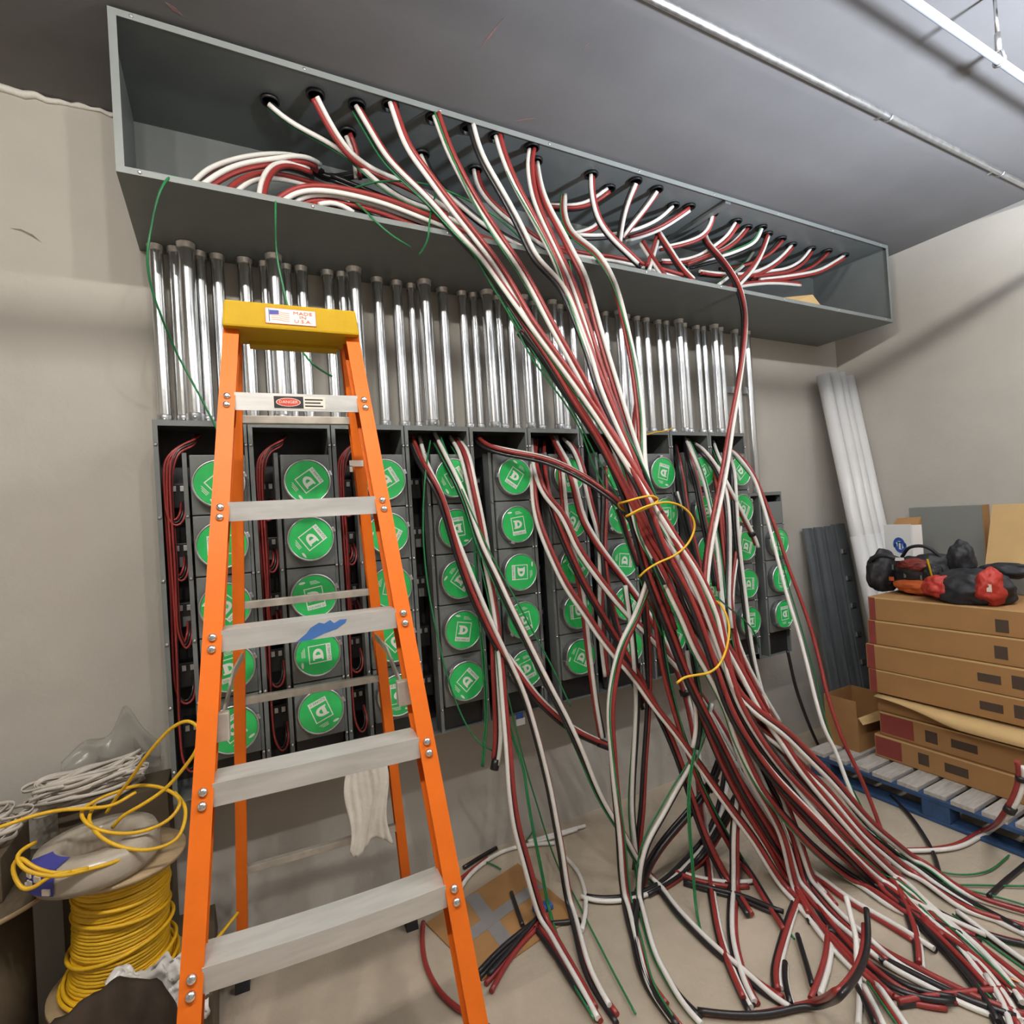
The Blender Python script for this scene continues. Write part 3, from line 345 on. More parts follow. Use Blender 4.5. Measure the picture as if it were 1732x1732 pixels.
('C12','wkr',140,10,'bundle from the sixth panel running low to the front right floor',[(1.419,2.400,1.987),(1.292,2.220,1.805),(1.259,2.160,1.624),(1.269,2.126,1.515),(1.290,2.092,1.413),(1.329,2.043,1.270),(1.376,2.008,1.177),(1.420,1.971,1.075),(1.473,1.933,0.977),(1.503,1.915,0.934),(1.544,1.888,0.868),(1.592,1.847,0.762),(1.656,1.804,0.656),(1.720,1.752,0.529),(1.775,1.706,0.416),(1.831,1.660,0.305),(1.889,1.612,0.196),(1.924,1.569,0.094),(1.958,1.532,0.012),(1.924,1.448,0.012),(1.887,1.356,0.012),(1.837,1.226,0.012),(1.803,1.136,0.012),(1.792,1.060,0.012),(1.819,1.003,0.012)]),
('C13','rwk',20,10,'red bundle from the sixth panel passing under the waist',[(1.510,2.400,2.015),(1.440,2.220,1.905),(1.437,2.140,1.805),(1.451,2.127,1.710),(1.466,2.110,1.581),(1.514,2.095,1.481),(1.566,2.082,1.397),(1.629,2.069,1.311),(1.700,2.054,1.212),(1.774,2.035,1.083),(1.846,2.014,0.934),(1.902,1.992,0.773),(1.925,1.970,0.604),(1.926,1.948,0.442),(1.910,1.929,0.314),(1.901,1.915,0.212),(1.891,1.900,0.112),(1.854,1.853,0.012),(1.716,1.707,0.012),(1.623,1.603,0.012),(1.539,1.505,0.012),(1.479,1.421,0.012),(1.415,1.312,0.012),(1.374,1.232,0.012)]),
('C14','wrk',150,10,'upright bundle from the sixth panel, bending down beside the seventh column',[(1.574,2.380,1.985),(1.516,2.200,1.902),(1.513,2.150,1.822),(1.532,2.145,1.725),(1.548,2.141,1.625),(1.577,2.135,1.511),(1.577,2.129,1.395),(1.554,2.120,1.196),(1.539,2.114,1.065),(1.537,2.107,0.933),(1.544,2.100,0.787)]),
('C14b','rkw',30,10,'dark red bundle from the sixth panel hanging down to the bottom edge',[(1.541,2.400,2.004),(1.435,2.200,1.829),(1.430,2.187,1.659),(1.434,2.175,1.504),(1.457,2.163,1.348),(1.472,2.152,1.208),(1.474,2.139,1.043),(1.478,2.126,0.879),(1.486,2.111,0.688),(1.497,2.100,0.555)]),
('C15','krr',0,10,'red and black bundle from the sixth panel running straight down behind the fan',[(1.445,2.380,1.972),(1.339,2.200,1.774),(1.341,2.140,1.605),(1.375,2.102,1.454),(1.426,2.055,1.277),(1.495,2.010,1.113),(1.563,1.965,0.950),(1.629,1.921,0.789),(1.680,1.877,0.633),(1.713,1.835,0.483),(1.728,1.794,0.340),(1.750,1.746,0.178),(1.802,1.695,0.012),(1.714,1.507,0.012)]),
('C16','wrkg',30,8,'bundle leaning left under the waist, then falling to the front floor',[(1.590,1.760,1.418),(1.557,1.780,1.318),(1.525,1.783,1.252),(1.471,1.788,1.151),(1.409,1.793,1.070),(1.379,1.796,1.003),(1.351,1.800,0.914),(1.335,1.804,0.833),(1.331,1.808,0.752),(1.336,1.811,0.671),(1.342,1.817,0.532),(1.351,1.822,0.417),(1.359,1.826,0.320),(1.363,1.831,0.216),(1.364,1.835,0.114),(1.374,1.839,0.012),(1.306,1.724,0.012),(1.245,1.615,0.012),(1.180,1.497,0.012),(1.164,1.414,0.012),(1.157,1.333,0.012)]),
('C17','wkg',150,8,'thin white bundle hanging straight left of the fan',[(1.570,1.950,1.269),(1.583,1.944,1.083),(1.583,1.938,0.910),(1.579,1.933,0.778),(1.559,1.929,0.640),(1.527,1.923,0.471),(1.501,1.917,0.304),(1.500,1.912,0.186),(1.501,1.909,0.101),(1.507,1.906,0.012)]),
('C18','rk',0,8,'single red wire pair hanging straight left of the fan',[(1.631,1.900,1.213),(1.638,1.906,1.001),(1.634,1.911,0.817),(1.612,1.917,0.631),(1.585,1.922,0.456),(1.561,1.927,0.281),(1.529,1.931,0.140),(1.505,1.935,0.012)]),
('C19','wkg',150,8,'white bundle turning left out of the fan and curving forward on the floor',[(1.875,1.780,0.722),(1.812,1.784,0.592),(1.740,1.788,0.493),(1.639,1.792,0.397),(1.558,1.796,0.310),(1.488,1.799,0.246),(1.457,1.801,0.199),(1.431,1.803,0.125),(1.424,1.807,0.012),(1.349,1.682,0.012),(1.280,1.555,0.012),(1.253,1.471,0.012),(1.226,1.380,0.012),(1.225,1.305,0.012),(1.226,1.263,0.012)]),
('C20','rkk',0,8,'red bundle turning left out of the fan, crossing the white one',[(1.928,1.780,0.499),(1.862,1.795,0.374),(1.797,1.804,0.316),(1.714,1.815,0.259),(1.608,1.829,0.192),(1.537,1.839,0.135),(1.494,1.847,0.079),(1.460,1.856,0.012),(1.367,1.772,0.012),(1.284,1.681,0.012),(1.214,1.572,0.012),(1.171,1.475,0.012),(1.157,1.380,0.012),(1.150,1.309,0.012)]),
('C22','rwk',200,8,'red and white bundle hanging straight to the floor in front of the fan',[(1.935,1.720,0.635),(1.936,1.708,0.496),(1.914,1.698,0.393),(1.874,1.688,0.292),(1.837,1.677,0.191),(1.825,1.670,0.114),(1.802,1.659,0.012),(1.702,1.583,0.012),(1.564,1.463,0.012),(1.498,1.384,0.012),(1.432,1.296,0.012),(1.402,1.222,0.012)]),
('C23','wkk',90,8,'white and black bundle curling left along the floor behind the hanging ones',[(2.132,1.950,0.346),(2.070,1.932,0.223),(2.021,1.920,0.146),(1.945,1.906,0.078),(1.859,1.894,0.035),(1.777,1.884,0.012),(1.654,1.843,0.012),(1.535,1.816,0.012),(1.440,1.818,0.012),(1.343,1.847,0.012),(1.281,1.887,0.012),(1.239,1.931,0.012),(1.226,1.965,0.012)]),
('C24','rwk',60,8,'short red and white cut bundle flat on the floor behind the hanging ones',[(1.659,1.863,0.012),(1.679,1.803,0.012),(1.710,1.755,0.012),(1.754,1.700,0.012),(1.805,1.653,0.012),(1.874,1.621,0.012)]),
('C25','kkw',60,8,'dark cut bundle flat on the floor with a white tip',[(1.644,1.785,0.012),(1.709,1.681,0.012),(1.769,1.596,0.012),(1.799,1.494,0.012),(1.825,1.447,0.012)]),
('C26','gg',0,10,'green wire pair hanging in front of the floor between the bundles',[(1.741,1.750,0.784),(1.726,1.732,0.642),(1.635,1.707,0.477),(1.598,1.683,0.306),(1.582,1.661,0.157),(1.565,1.640,0.012),(1.475,1.519,0.012)]),
('C27','kgw',0,10,'black bundle with a green tracer at the lower left of the fan',[(1.716,1.740,0.992),(1.736,1.730,0.765),(1.726,1.725,0.644),(1.697,1.722,0.587),(1.671,1.720,0.548)]),
('D8w','w',0,0,'lone white wire arcing from the tenth panel past the last meter column',[(2.660,2.300,1.930),(2.606,2.200,1.906),(2.558,2.100,1.839),(2.607,2.067,1.736),(2.613,2.029,1.602),(2.604,1.986,1.453),(2.588,1.937,1.287),(2.567,1.886,1.121),(2.554,1.824,0.932),(2.531,1.772,0.779),(2.496,1.712,0.611),(2.480,1.664,0.484),(2.496,1.638,0.419),(2.488,1.589,0.298),(2.486,1.539,0.181),(2.503,1.500,0.092),(2.519,1.464,0.012),(2.364,1.332,0.012),(2.251,1.238,0.012)]),
('D8r','r',0,0,'lone red wire arcing outside the white one to the floor',[(2.675,2.300,1.937),(2.616,2.200,1.906),(2.613,2.100,1.815),(2.644,2.065,1.689),(2.663,2.030,1.557),(2.675,1.991,1.416),(2.676,1.947,1.256),(2.690,1.897,1.083),(2.691,1.839,0.888),(2.671,1.795,0.743),(2.645,1.751,0.605),(2.636,1.689,0.422),(2.660,1.634,0.264),(2.668,1.589,0.141),(2.660,1.540,0.012),(2.462,1.402,0.012)]),
('D8g','g',0,0,'pale green wire between the lone white and red ones',[(2.613,2.200,1.882),(2.670,2.100,1.701),(2.702,2.046,1.497),(2.681,1.969,1.206),(2.673,1.890,0.929),(2.657,1.821,0.697),(2.617,1.744,0.456),(2.616,1.682,0.273),(2.642,1.635,0.140),(2.666,1.589,0.012),(2.412,1.387,0.012)]),
('D9','k',0,0,'lone black wire hanging from the last cabinet to the pallet corner',[(2.969,2.200,0.697),(3.022,2.200,0.462),(3.129,2.200,0.197),(3.226,2.200,0.012),(3.083,2.065,0.012)]),
('D10','k',0,0,'black wire curved on the floor in front of the pallet',[(3.026,1.696,0.012),(2.934,1.571,0.012),(2.816,1.452,0.012),(2.679,1.337,0.012),(2.553,1.258,0.012)]),
('D11','wr',100,4,'thick white and red cable rising in front of the cardboard boxes',[(2.506,1.462,0.012),(2.587,1.424,0.012),(2.698,1.355,0.012),(2.836,1.305,0.012),(3.027,1.293,0.012),(2.751,1.100,0.259),(2.753,1.055,0.359),(2.766,1.040,0.444),(2.741,1.035,0.509)]),
('D12a','g',0,0,'green wire curled up on the floor near the pallet',[(2.563,1.326,0.012),(2.565,1.263,0.012),(2.617,1.206,0.012),(2.718,1.163,0.012),(2.919,1.163,0.012)]),
('D12b','g',0,0,'green wire lying flat toward the right frame edge',[(2.488,1.247,0.012),(2.502,1.212,0.012),(2.593,1.148,0.012),(2.734,1.048,0.012),(2.799,1.002,0.012)]),
('D12c','g',0,0,'lower green wire on the floor at the right edge',[(2.506,1.193,0.012),(2.564,1.102,0.012),(2.611,1.005,0.012),(2.620,0.944,0.012)]),
('D12d','k',0,0,'thin black wire crossing the green ones at the right edge',[(2.558,1.094,0.012),(2.713,1.100,0.012),(2.887,1.102,0.012),(3.057,1.106,0.012)]),
('D13','kr',60,6,'heavy black and red cable arched over the floor at the front',[(1.237,1.321,0.012),(1.314,1.259,0.012),(1.424,1.198,0.012),(1.557,1.153,0.012),(1.397,0.950,0.272),(1.525,0.991,0.229),(1.648,1.034,0.206),(1.734,1.074,0.209),(1.808,1.120,0.229)]),
('D14','rwk',30,8,'red and white bundle bending down between the fan and the front floor',[(1.967,1.481,0.012),(1.857,1.434,0.012),(1.673,1.345,0.012),(1.556,1.282,0.012),(1.493,1.218,0.012)]),
('D15','wk',0,0,'short white wire end on the floor below the fan',[(1.626,1.295,0.012),(1.554,1.245,0.012),(1.501,1.182,0.012)]),
('D16','wk',0,0,'straight white wire end pointing to the front',[(1.767,1.347,0.012),(1.677,1.254,0.012),(1.610,1.186,0.012)]),
('D17','rwk',20,8,'curved red and white bundle end left of the heavy black cable',[(1.890,1.306,0.012),(1.823,1.266,0.012),(1.733,1.219,0.012),(1.630,1.179,0.012),(1.566,1.155,0.012)]),
('D18','w',0,0,'loose white wire standing up beside the heavy black cable',[(1.913,1.250,0.163),(1.882,1.216,0.113),(1.857,1.186,0.072),(1.806,1.160,0.049),(1.760,1.124,0.012),(1.607,1.040,0.012)]),
('D19','wkr',130,6,'bundle running off the front edge right of the heavy black cable',[(1.744,1.113,0.012),(1.707,1.065,0.012),(1.652,1.001,0.012)]),
('D20','wgr',130,6,'white and green bundle running off the front edge',[(1.798,1.101,0.012),(1.761,1.041,0.012),(1.707,0.956,0.012)]),
('D21','rk',0,6,'dark red bundle crossing the floor at the right front corner',[(1.778,1.016,0.012),(1.890,0.971,0.012),(1.994,0.922,0.012),(2.098,0.872,0.012)]),
('D22','wrk',130,6,'bundle end pointing down at the right front corner',[(2.103,0.929,0.012),(2.050,0.872,0.012),(1.979,0.822,0.012),(1.921,0.793,0.012)]),
('D23','wkg',150,6,'white bundle under the right side of the fan',[(2.361,1.111,0.012),(2.330,1.026,0.012),(2.302,0.948,0.012),(2.277,0.861,0.012)]),
('D24','rrk',0,6,'red bundle under the right side of the fan near the frame edge',[(2.207,1.156,0.012),(2.186,1.036,0.012),(2.141,0.919,0.012),(2.102,0.816,0.012)]),
('D25','gk',0,6,'green and black bundle along the top of the fan at the right',[(2.516,1.519,0.012),(2.471,1.348,0.012),(2.442,1.185,0.012),(2.430,1.066,0.012),(2.474,0.957,0.012),(2.529,0.883,0.012)]),
('E1','rkk',20,8,'dark red bundle from the ninth panel top, left one',[(2.324,2.360,1.965),(2.167,2.180,1.836),(2.172,2.165,1.723),(2.164,2.150,1.615),(2.168,2.135,1.505),(2.176,2.116,1.373),(2.184,2.101,1.265),(2.193,2.077,1.096),(2.211,2.050,0.913)]),
('E2','rkk',20,8,'dark red bundle from the ninth panel top, right one',[(2.412,2.370,2.006),(2.247,2.180,1.858),(2.266,2.158,1.736),(2.261,2.135,1.610),(2.259,2.115,1.499),(2.259,2.085,1.336),(2.243,2.050,1.154)]),
('E3','wwg',0,8,'pair of white wires from the ninth panel top',[(2.416,2.360,2.004),(2.294,2.200,1.905),(2.324,2.179,1.795),(2.339,2.163,1.706),(2.339,2.143,1.598),(2.337,2.117,1.456),(2.314,2.084,1.278),(2.277,2.050,1.104),(2.265,2.029,1.000),(2.256,2.000,0.854)]),
('E4','wrk',130,8,'white and red bundle from the ninth panel bending right',[(2.460,2.360,1.973),(2.374,2.200,1.899),(2.414,2.182,1.840),(2.444,2.165,1.779),(2.453,2.140,1.677),(2.423,2.100,1.514),(2.364,2.062,1.274),(2.301,2.030,1.087),(2.275,2.000,0.911)]),
('E5','wkg',130,8,'white wire bundle from the tenth panel, short and straight',[(2.631,2.360,1.978),(2.502,2.220,1.891),(2.489,2.173,1.812),(2.467,2.120,1.724)]),
('E6','wk',0,8,'white wire down the left side of the ninth meter column',[(2.133,2.180,1.685),(2.150,2.167,1.595),(2.168,2.152,1.490),(2.176,2.134,1.361),(2.190,2.120,1.260),(2.208,2.100,1.123)]),
('E7','wr',90,6,'white and red cable whose taped end hangs beside the tenth column',[(2.473,2.200,1.815),(2.447,2.120,1.712),(2.490,2.116,1.635),(2.549,2.110,1.534),(2.601,2.105,1.441),(2.634,2.101,1.376),(2.639,2.100,1.349)]),
('E8','rwk',190,8,'red and white bundle down the tenth meter column to the floor',[(2.631,2.250,1.871),(2.532,2.140,1.774),(2.506,2.119,1.608),(2.480,2.099,1.446),(2.465,2.080,1.299),(2.451,2.055,1.116),(2.436,2.031,0.937),(2.430,2.012,0.797),(2.442,1.990,0.641),(2.461,1.975,0.529),(2.527,1.950,0.352),(2.543,1.873,0.191),(2.621,1.778,0.012),(2.497,1.587,0.012)]),
('E9','wrk',190,8,'white and red bundle curving left below the tenth column',[(2.527,2.120,1.476),(2.473,2.101,1.349),(2.378,2.071,1.161),(2.329,2.044,0.989),(2.335,2.027,0.882),(2.369,2.006,0.754),(2.447,1.978,0.578),(2.533,1.950,0.412)]),
('E10','krr',0,8,'red and black bundle down the right edge of the ninth column',[(2.537,2.300,1.930),(2.415,2.150,1.647),(2.393,2.119,1.452),(2.366,2.087,1.263),(2.330,2.051,1.050),(2.315,2.014,0.841),(2.334,1.982,0.661),(2.402,1.950,0.488)]),
('E11','g',0,0,'thin green wire crossing the tenth column low',[(2.087,1.900,1.151),(2.204,1.936,1.080),(2.343,1.976,1.002),(2.455,2.011,0.919),(2.536,2.050,0.814)]),
('E12','rwk',20,8,'red and white bundle standing left of the waist at the eighth panel',[(2.029,2.300,2.252),(1.889,2.200,1.991),(1.827,2.100,1.812),(1.771,2.000,1.662),(1.704,1.900,1.497)]),
('E13','rkk',20,8,'dark red bundle hanging left of the seventh meter column',[(1.641,2.150,1.820),(1.617,2.127,1.647),(1.579,2.104,1.479),(1.557,2.077,1.288),(1.575,2.050,1.096),(1.591,2.004,0.911),(1.631,1.950,0.702)]),
('E14','rk',0,0,'red wire end poking below the waist at the seventh column',[(1.519,1.900,1.613),(1.558,1.918,1.521),(1.605,1.936,1.425),(1.648,1.950,1.351)]),
('E15','krg',0,8,'black and red pair with green tracer hanging beneath the waist',[(1.632,1.850,1.347),(1.629,1.831,1.118),(1.636,1.815,0.916),(1.667,1.800,0.736),(1.708,1.787,0.578),(1.764,1.773,0.403),(1.839,1.758,0.221),(1.948,1.741,0.012),(1.824,1.513,0.012),(1.743,1.365,0.012)]),
('E16','rkr',0,8,'red and black bundle hanging beneath the waist to the floor',[(1.663,1.820,1.243),(1.675,1.780,1.042),(1.708,1.744,0.868),(1.749,1.702,0.671),(1.796,1.665,0.498),(1.864,1.626,0.322),(1.943,1.591,0.166),(2.013,1.558,0.012),(1.879,1.365,0.012)]),
('E17','rkk',0,8,'dark red bundle at the foot of the fan going left',[(1.977,1.750,0.313),(1.915,1.785,0.197),(1.856,1.817,0.096),(1.788,1.846,0.012),(1.617,1.816,0.012),(1.462,1.807,0.012)]),
('E18','rwk',0,8,'red, white and black bundle at the lower edge of the fan',[(1.839,1.780,0.691),(1.877,1.732,0.549),(1.930,1.680,0.401),(1.993,1.623,0.247),(2.052,1.577,0.124),(2.133,1.533,0.012),(2.099,1.375,0.012),(2.102,1.223,0.012),(2.092,1.065,0.012)]),
('M14','rwk',150,10,'red and white bundle beside the third drop below the tied waist',[(1.432,1.720,1.727),(1.469,1.699,1.611),(1.498,1.682,1.519),(1.561,1.665,1.437),(1.596,1.650,1.358),(1.623,1.634,1.269),(1.661,1.614,1.162),(1.689,1.595,1.052),(1.737,1.575,0.948),(1.768,1.561,0.875),(1.797,1.547,0.797),(1.808,1.532,0.712),(1.837,1.513,0.612),(1.889,1.488,0.476),(1.978,1.463,0.348),(2.083,1.439,0.219),(2.198,1.416,0.100),(2.303,1.399,0.012),(2.292,1.315,0.012),(2.269,1.222,0.012),(2.280,1.163,0.012),(2.289,1.082,0.012),(2.313,0.975,0.012)]),
('M15','kkr',150,10,'dark red-tipped bundle under the fifth drop below the tied waist',[(1.500,1.740,1.764),(1.500,1.716,1.618),(1.480,1.695,1.489),(1.502,1.672,1.357),(1.572,1.650,1.238),(1.638,1.629,1.128),(1.698,1.611,1.033),(1.749,1.595,0.944),(1.822,1.568,0.793),(1.864,1.547,0.670),(1.910,1.527,0.560),(1.991,1.503,0.425),(2.099,1.478,0.283),(2.206,1.454,0.149),(2.317,1.431,0.012),(2.236,1.251,0.012),(2.152,1.092,0.012),(2.074,0.963,0.012),(1.981,0.857,0.012),(1.916,0.798,0.012)]),
('M16','wrk',150,10,'white and red bundle between the fourth drop and the pallet side',[(1.467,1.740,1.801),(1.514,1.705,1.635),(1.567,1.673,1.494),(1.662,1.630,1.307),(1.668,1.614,1.232),(1.724,1.584,1.098),(1.770,1.560,0.990),(1.798,1.543,0.918),(1.828,1.524,0.834),(1.865,1.503,0.740),(1.919,1.481,0.647),(1.967,1.459,0.548),(2.040,1.433,0.437),(2.128,1.404,0.316),(2.210,1.380,0.211),(2.308,1.354,0.100),(2.396,1.333,0.012),(2.339,1.231,0.012),(2.283,1.107,0.012),(2.223,0.976,0.012),(2.135,0.865,0.012),(2.049,0.792,0.012)]),
('M17','rwk',150,10,'red and white bundle just under the second drop on the floor fan',[(1.350,1.750,1.956),(1.411,1.640,1.698),(1.450,1.620,1.578),(1.489,1.594,1.421),(1.544,1.574,1.304),(1.585,1.552,1.176),(1.613,1.532,1.050),(1.636,1.513,0.937),(1.661,1.494,0.825),(1.722,1.471,0.694),(1.820,1.445,0.542),(1.937,1.420,0.405),(2.062,1.396,0.261),(2.199,1.371,0.110),(2.283,1.355,0.012),(2.231,1.261,0.012),(2.236,1.205,0.012),(2.211,1.112,0.012),(2.181,1.018,0.012),(2.158,0.941,0.012),(2.127,0.859,0.012),(2.116,0.774,0.012)]),
('M18','wrk',150,10,'white and red bundle beside the seventh drop on the floor fan',[(1.618,1.750,1.477),(1.714,1.710,1.250),(1.791,1.679,1.072),(1.862,1.645,0.871),(1.906,1.609,0.660),(1.979,1.570,0.433),(2.022,1.544,0.284),(2.051,1.521,0.150),(2.073,1.496,0.012),(1.997,1.348,0.012),(1.967,1.223,0.012),(1.948,1.137,0.012),(1.962,1.056,0.012),(1.975,0.974,0.012),(1.993,0.900,0.012),(2.032,0.819,0.012),(2.060,0.748,0.012)]),
('M19','rwkg',150,10,'red bundle with green tracer under the rightmost drop on the floor',[(1.628,1.750,1.514),(1.695,1.701,1.284),(1.726,1.659,1.084),(1.753,1.616,0.884),(1.869,1.559,0.634),(2.026,1.503,0.395),(2.200,1.453,0.181),(2.319,1.415,0.012),(2.245,1.312,0.012),(2.237,1.239,0.012),(2.197,1.137,0.012),(2.154,1.053,0.012),(2.111,0.977,0.012),(2.065,0.903,0.012),(2.043,0.866,0.012)]),
('M20','rkk',150,10,'red and black bundle beside the sixth drop on the floor fan',[(1.541,1.750,1.507),(1.603,1.730,1.389),(1.667,1.709,1.261),(1.727,1.686,1.124),(1.778,1.666,0.996),(1.820,1.646,0.869),(1.852,1.624,0.732),(1.877,1.603,0.598),(1.926,1.580,0.458),(1.994,1.559,0.325),(2.037,1.541,0.212),(2.042,1.525,0.115),(2.048,1.508,0.012),(1.970,1.403,0.012),(1.910,1.303,0.012),(1.866,1.195,0.012),(1.846,1.109,0.012),(1.860,1.025,0.012),(1.917,0.955,0.012),(1.959,0.926,0.012)]),
('M21','kwr',150,10,'dark bundle with one white conductor under the leftmost drop',[(1.631,1.750,1.549),(1.670,1.718,1.418),(1.699,1.695,1.329),(1.732,1.655,1.169),(1.749,1.635,1.086),(1.739,1.603,0.961),(1.734,1.568,0.828),(1.812,1.537,0.723),(1.931,1.503,0.623),(2.024,1.470,0.512),(2.122,1.436,0.398),(2.198,1.405,0.287),(2.262,1.382,0.203),(2.350,1.357,0.118),(2.462,1.326,0.012),(2.429,1.214,0.012),(2.402,1.121,0.012),(2.434,1.038,0.012),(2.464,0.970,0.012),(2.522,0.880,0.012)]),
('O1','w',0,0,'white offcut straight on the floor, upper of the pair by the wall',[(1.235,2.410,0.012),(1.382,2.389,0.012),(1.546,2.366,0.012)]),
('O2','w',0,0,'white offcut straight on the floor, lower of the pair by the wall',[(1.213,2.389,0.012),(1.357,2.375,0.012),(1.493,2.364,0.012)]),
('O3','w',0,0,'white wire hoop half behind the ladder leg',[(0.780,2.228,0.012),(0.823,2.274,0.012),(0.875,2.324,0.012),(0.971,2.376,0.012),(1.096,2.411,0.012),(1.213,2.389,0.012),(1.338,2.329,0.012)]),
('O4','w',0,0,'white wire hoop around the right side of the cardboard sheet',[(1.319,2.235,0.012),(1.315,2.108,0.012),(1.276,1.993,0.012),(1.231,1.916,0.012),(1.184,1.854,0.012),(1.126,1.795,0.012)]),
('O5','k',0,0,'black offcut by the wall near the ladder leg',[(0.889,2.399,0.012),(0.986,2.429,0.012),(1.084,2.452,0.012)]),
('O6','r',0,0,'red offcut by the wall near the ladder leg',[(0.836,2.326,0.012),(0.922,2.367,0.012),(1.013,2.401,0.012)]),
('O7','k',0,0,'black offcut lying on the cardboard sheet',[(0.997,2.130,0.012),(0.973,2.041,0.012),(0.947,1.939,0.012)]),
('O8','k',0,0,'black offcut at the right edge of the cardboard sheet',[(1.043,1.892,0.012),(1.096,1.865,0.012),(1.154,1.843,0.012)]),
('O9','g',0,0,'green offcut standing by the wall over the white pair',[(1.218,2.409,0.012),(1.292,2.468,0.012),(1.365,2.528,0.012)]),
('O10','g',0,0,'green offcut among the red and black ones by the ladder',[(0.994,2.381,0.012),(1.015,2.341,0.012),(1.029,2.296,0.012)]),
('O11','rk',0,0,'red and black cable end pointing at the ladder leg',[(1.017,1.931,0.012),(0.917,1.880,0.012),(0.798,1.818,0.012),(0.689,1.767,0.012)]),
('O12','r',0,0,'red cable end beside the ladder leg, nearest the viewer',[(0.987,1.898,0.012),(0.875,1.849,0.012),(0.778,1.786,0.012),(0.714,1.735,0.012)]),
('O13','kk',0,0,'black cable ends on the cardboard corner',[(0.994,1.923,0.012),(0.886,1.892,0.012),(0.791,1.860,0.012),(0.700,1.814,0.012)]),
('O14','r',0,0,'thick red wire arc on the floor left of the cardboard',[(0.620,2.170,0.012),(0.586,2.082,0.012),(0.562,1.982,0.012),(0.558,1.894,0.012),(0.570,1.795,0.012),(0.610,1.698,0.012),(0.655,1.614,0.012)]),
('O15','rk',0,0,'red and black pair running beside the front bundle to the frame edge',[(0.990,1.904,0.012),(0.986,1.779,0.012),(0.971,1.651,0.012),(0.965,1.545,0.012),(0.954,1.458,0.012)]),
('O16','c',0,0,'bare copper strand lying across the fan on the floor',[(2.212,1.166,0.012),(2.210,1.119,0.012),(2.205,1.072,0.012),(2.185,1.021,0.012)]),
('O17','c',0,0,'bare copper strand at the right front corner',[(2.170,0.914,0.012),(2.173,0.877,0.012),(2.184,0.844,0.012)])]
ROPES=[
('rope_waist','yellow rope knotted around the waist of the wire bundles',0.0042,[(1.636,1.860,1.600),(1.487,1.800,1.595),(1.344,1.680,1.628),(1.311,1.590,1.635),(1.369,1.575,1.647),(1.437,1.590,1.650),(1.481,1.610,1.636),(1.425,1.590,1.613),(1.359,1.585,1.596),(1.317,1.610,1.579),(1.312,1.590,1.583),(1.366,1.575,1.606),(1.433,1.575,1.620),(1.507,1.575,1.622),(1.575,1.575,1.600),(1.621,1.575,1.556),(1.627,1.575,1.517),(1.584,1.575,1.457),(1.510,1.575,1.418),(1.434,1.575,1.400),(1.379,1.590,1.374),(1.363,1.610,1.350)]),
('rope_low','yellow rope end curled around the lower wire bundles',0.0045,[(1.739,1.620,1.220),(1.667,1.500,1.210),(1.661,1.470,1.147),(1.618,1.450,1.071),(1.559,1.440,1.018),(1.509,1.440,1.002),(1.448,1.440,1.005),(1.399,1.450,1.003),(1.364,1.450,0.991)]),
('rope_panel','short yellow rope tied at the eighth panel top',0.0038,[(1.991,2.240,2.040),(1.982,2.220,1.996),(2.053,2.220,2.009),(2.125,2.220,2.017),(2.181,2.220,2.034)])]
LOOPS=[
[(-0.336,2.000,0.771),(-0.306,1.980,0.805),(-0.263,1.960,0.828),(-0.200,1.950,0.862),(-0.144,1.940,0.918),(-0.107,1.930,0.972),(-0.101,1.930,1.027),(-0.127,1.940,1.053),(-0.167,1.960,1.039),(-0.242,2.000,0.959),(-0.285,2.040,0.893),(-0.331,2.080,0.830),(-0.366,2.100,0.778)],
[(-0.321,2.100,0.836),(-0.375,2.080,0.834),(-0.413,2.040,0.826),(-0.390,1.990,0.801),(-0.332,1.970,0.768),(-0.257,1.960,0.754),(-0.191,1.970,0.765),(-0.164,2.000,0.794),(-0.199,2.040,0.825),(-0.267,2.080,0.843),(-0.321,2.100,0.839)],
[(-0.388,2.070,0.821),(-0.394,2.020,0.805),(-0.358,1.960,0.771),(-0.303,1.930,0.737),(-0.234,1.910,0.718),(-0.173,1.920,0.722),(-0.152,1.960,0.752),(-0.154,2.000,0.783),(-0.182,2.040,0.813)],
[(-0.286,2.080,0.827),(-0.342,2.050,0.816),(-0.409,2.020,0.839),(-0.459,2.000,0.858),(-0.512,1.980,0.866),(-0.568,1.950,0.869),(-0.609,1.930,0.874)],
[(-0.300,1.920,0.713),(-0.318,1.900,0.717),(-0.374,1.880,0.726),(-0.435,1.860,0.741),(-0.498,1.870,0.773),(-0.524,1.900,0.799),(-0.520,1.930,0.803),(-0.503,1.970,0.797)],
[(-0.373,1.880,0.730),(-0.437,1.870,0.744),(-0.488,1.880,0.774),(-0.520,1.900,0.799),(-0.533,1.900,0.782),(-0.518,1.880,0.739),(-0.503,1.870,0.724),(-0.472,1.860,0.733),(-0.455,1.860,0.745),(-0.408,1.870,0.738)]]
BUSH=[(0.526, 2.058), (0.642, 2.012), (0.817, 2.012), (0.966, 2.012), (1.092, 2.012), (1.266, 2.012), (1.326, 2.085), (1.624, 2.071), (1.86, 2.031), (2.009, 2.045), (2.197, 2.124), (2.288, 2.1), (2.466, 2.105), (2.664, 2.113), (2.781, 2.137), (2.867, 2.104), (2.971, 2.144), (3.107, 2.152), (3.245, 2.179), (3.421, 2.17), (3.563, 2.151), (3.737, 2.148), (1.773, 2.128), (0.229, 2.161), (0.377, 2.067), (0.524, 2.219), (0.841, 2.234), (1.097, 2.24)]
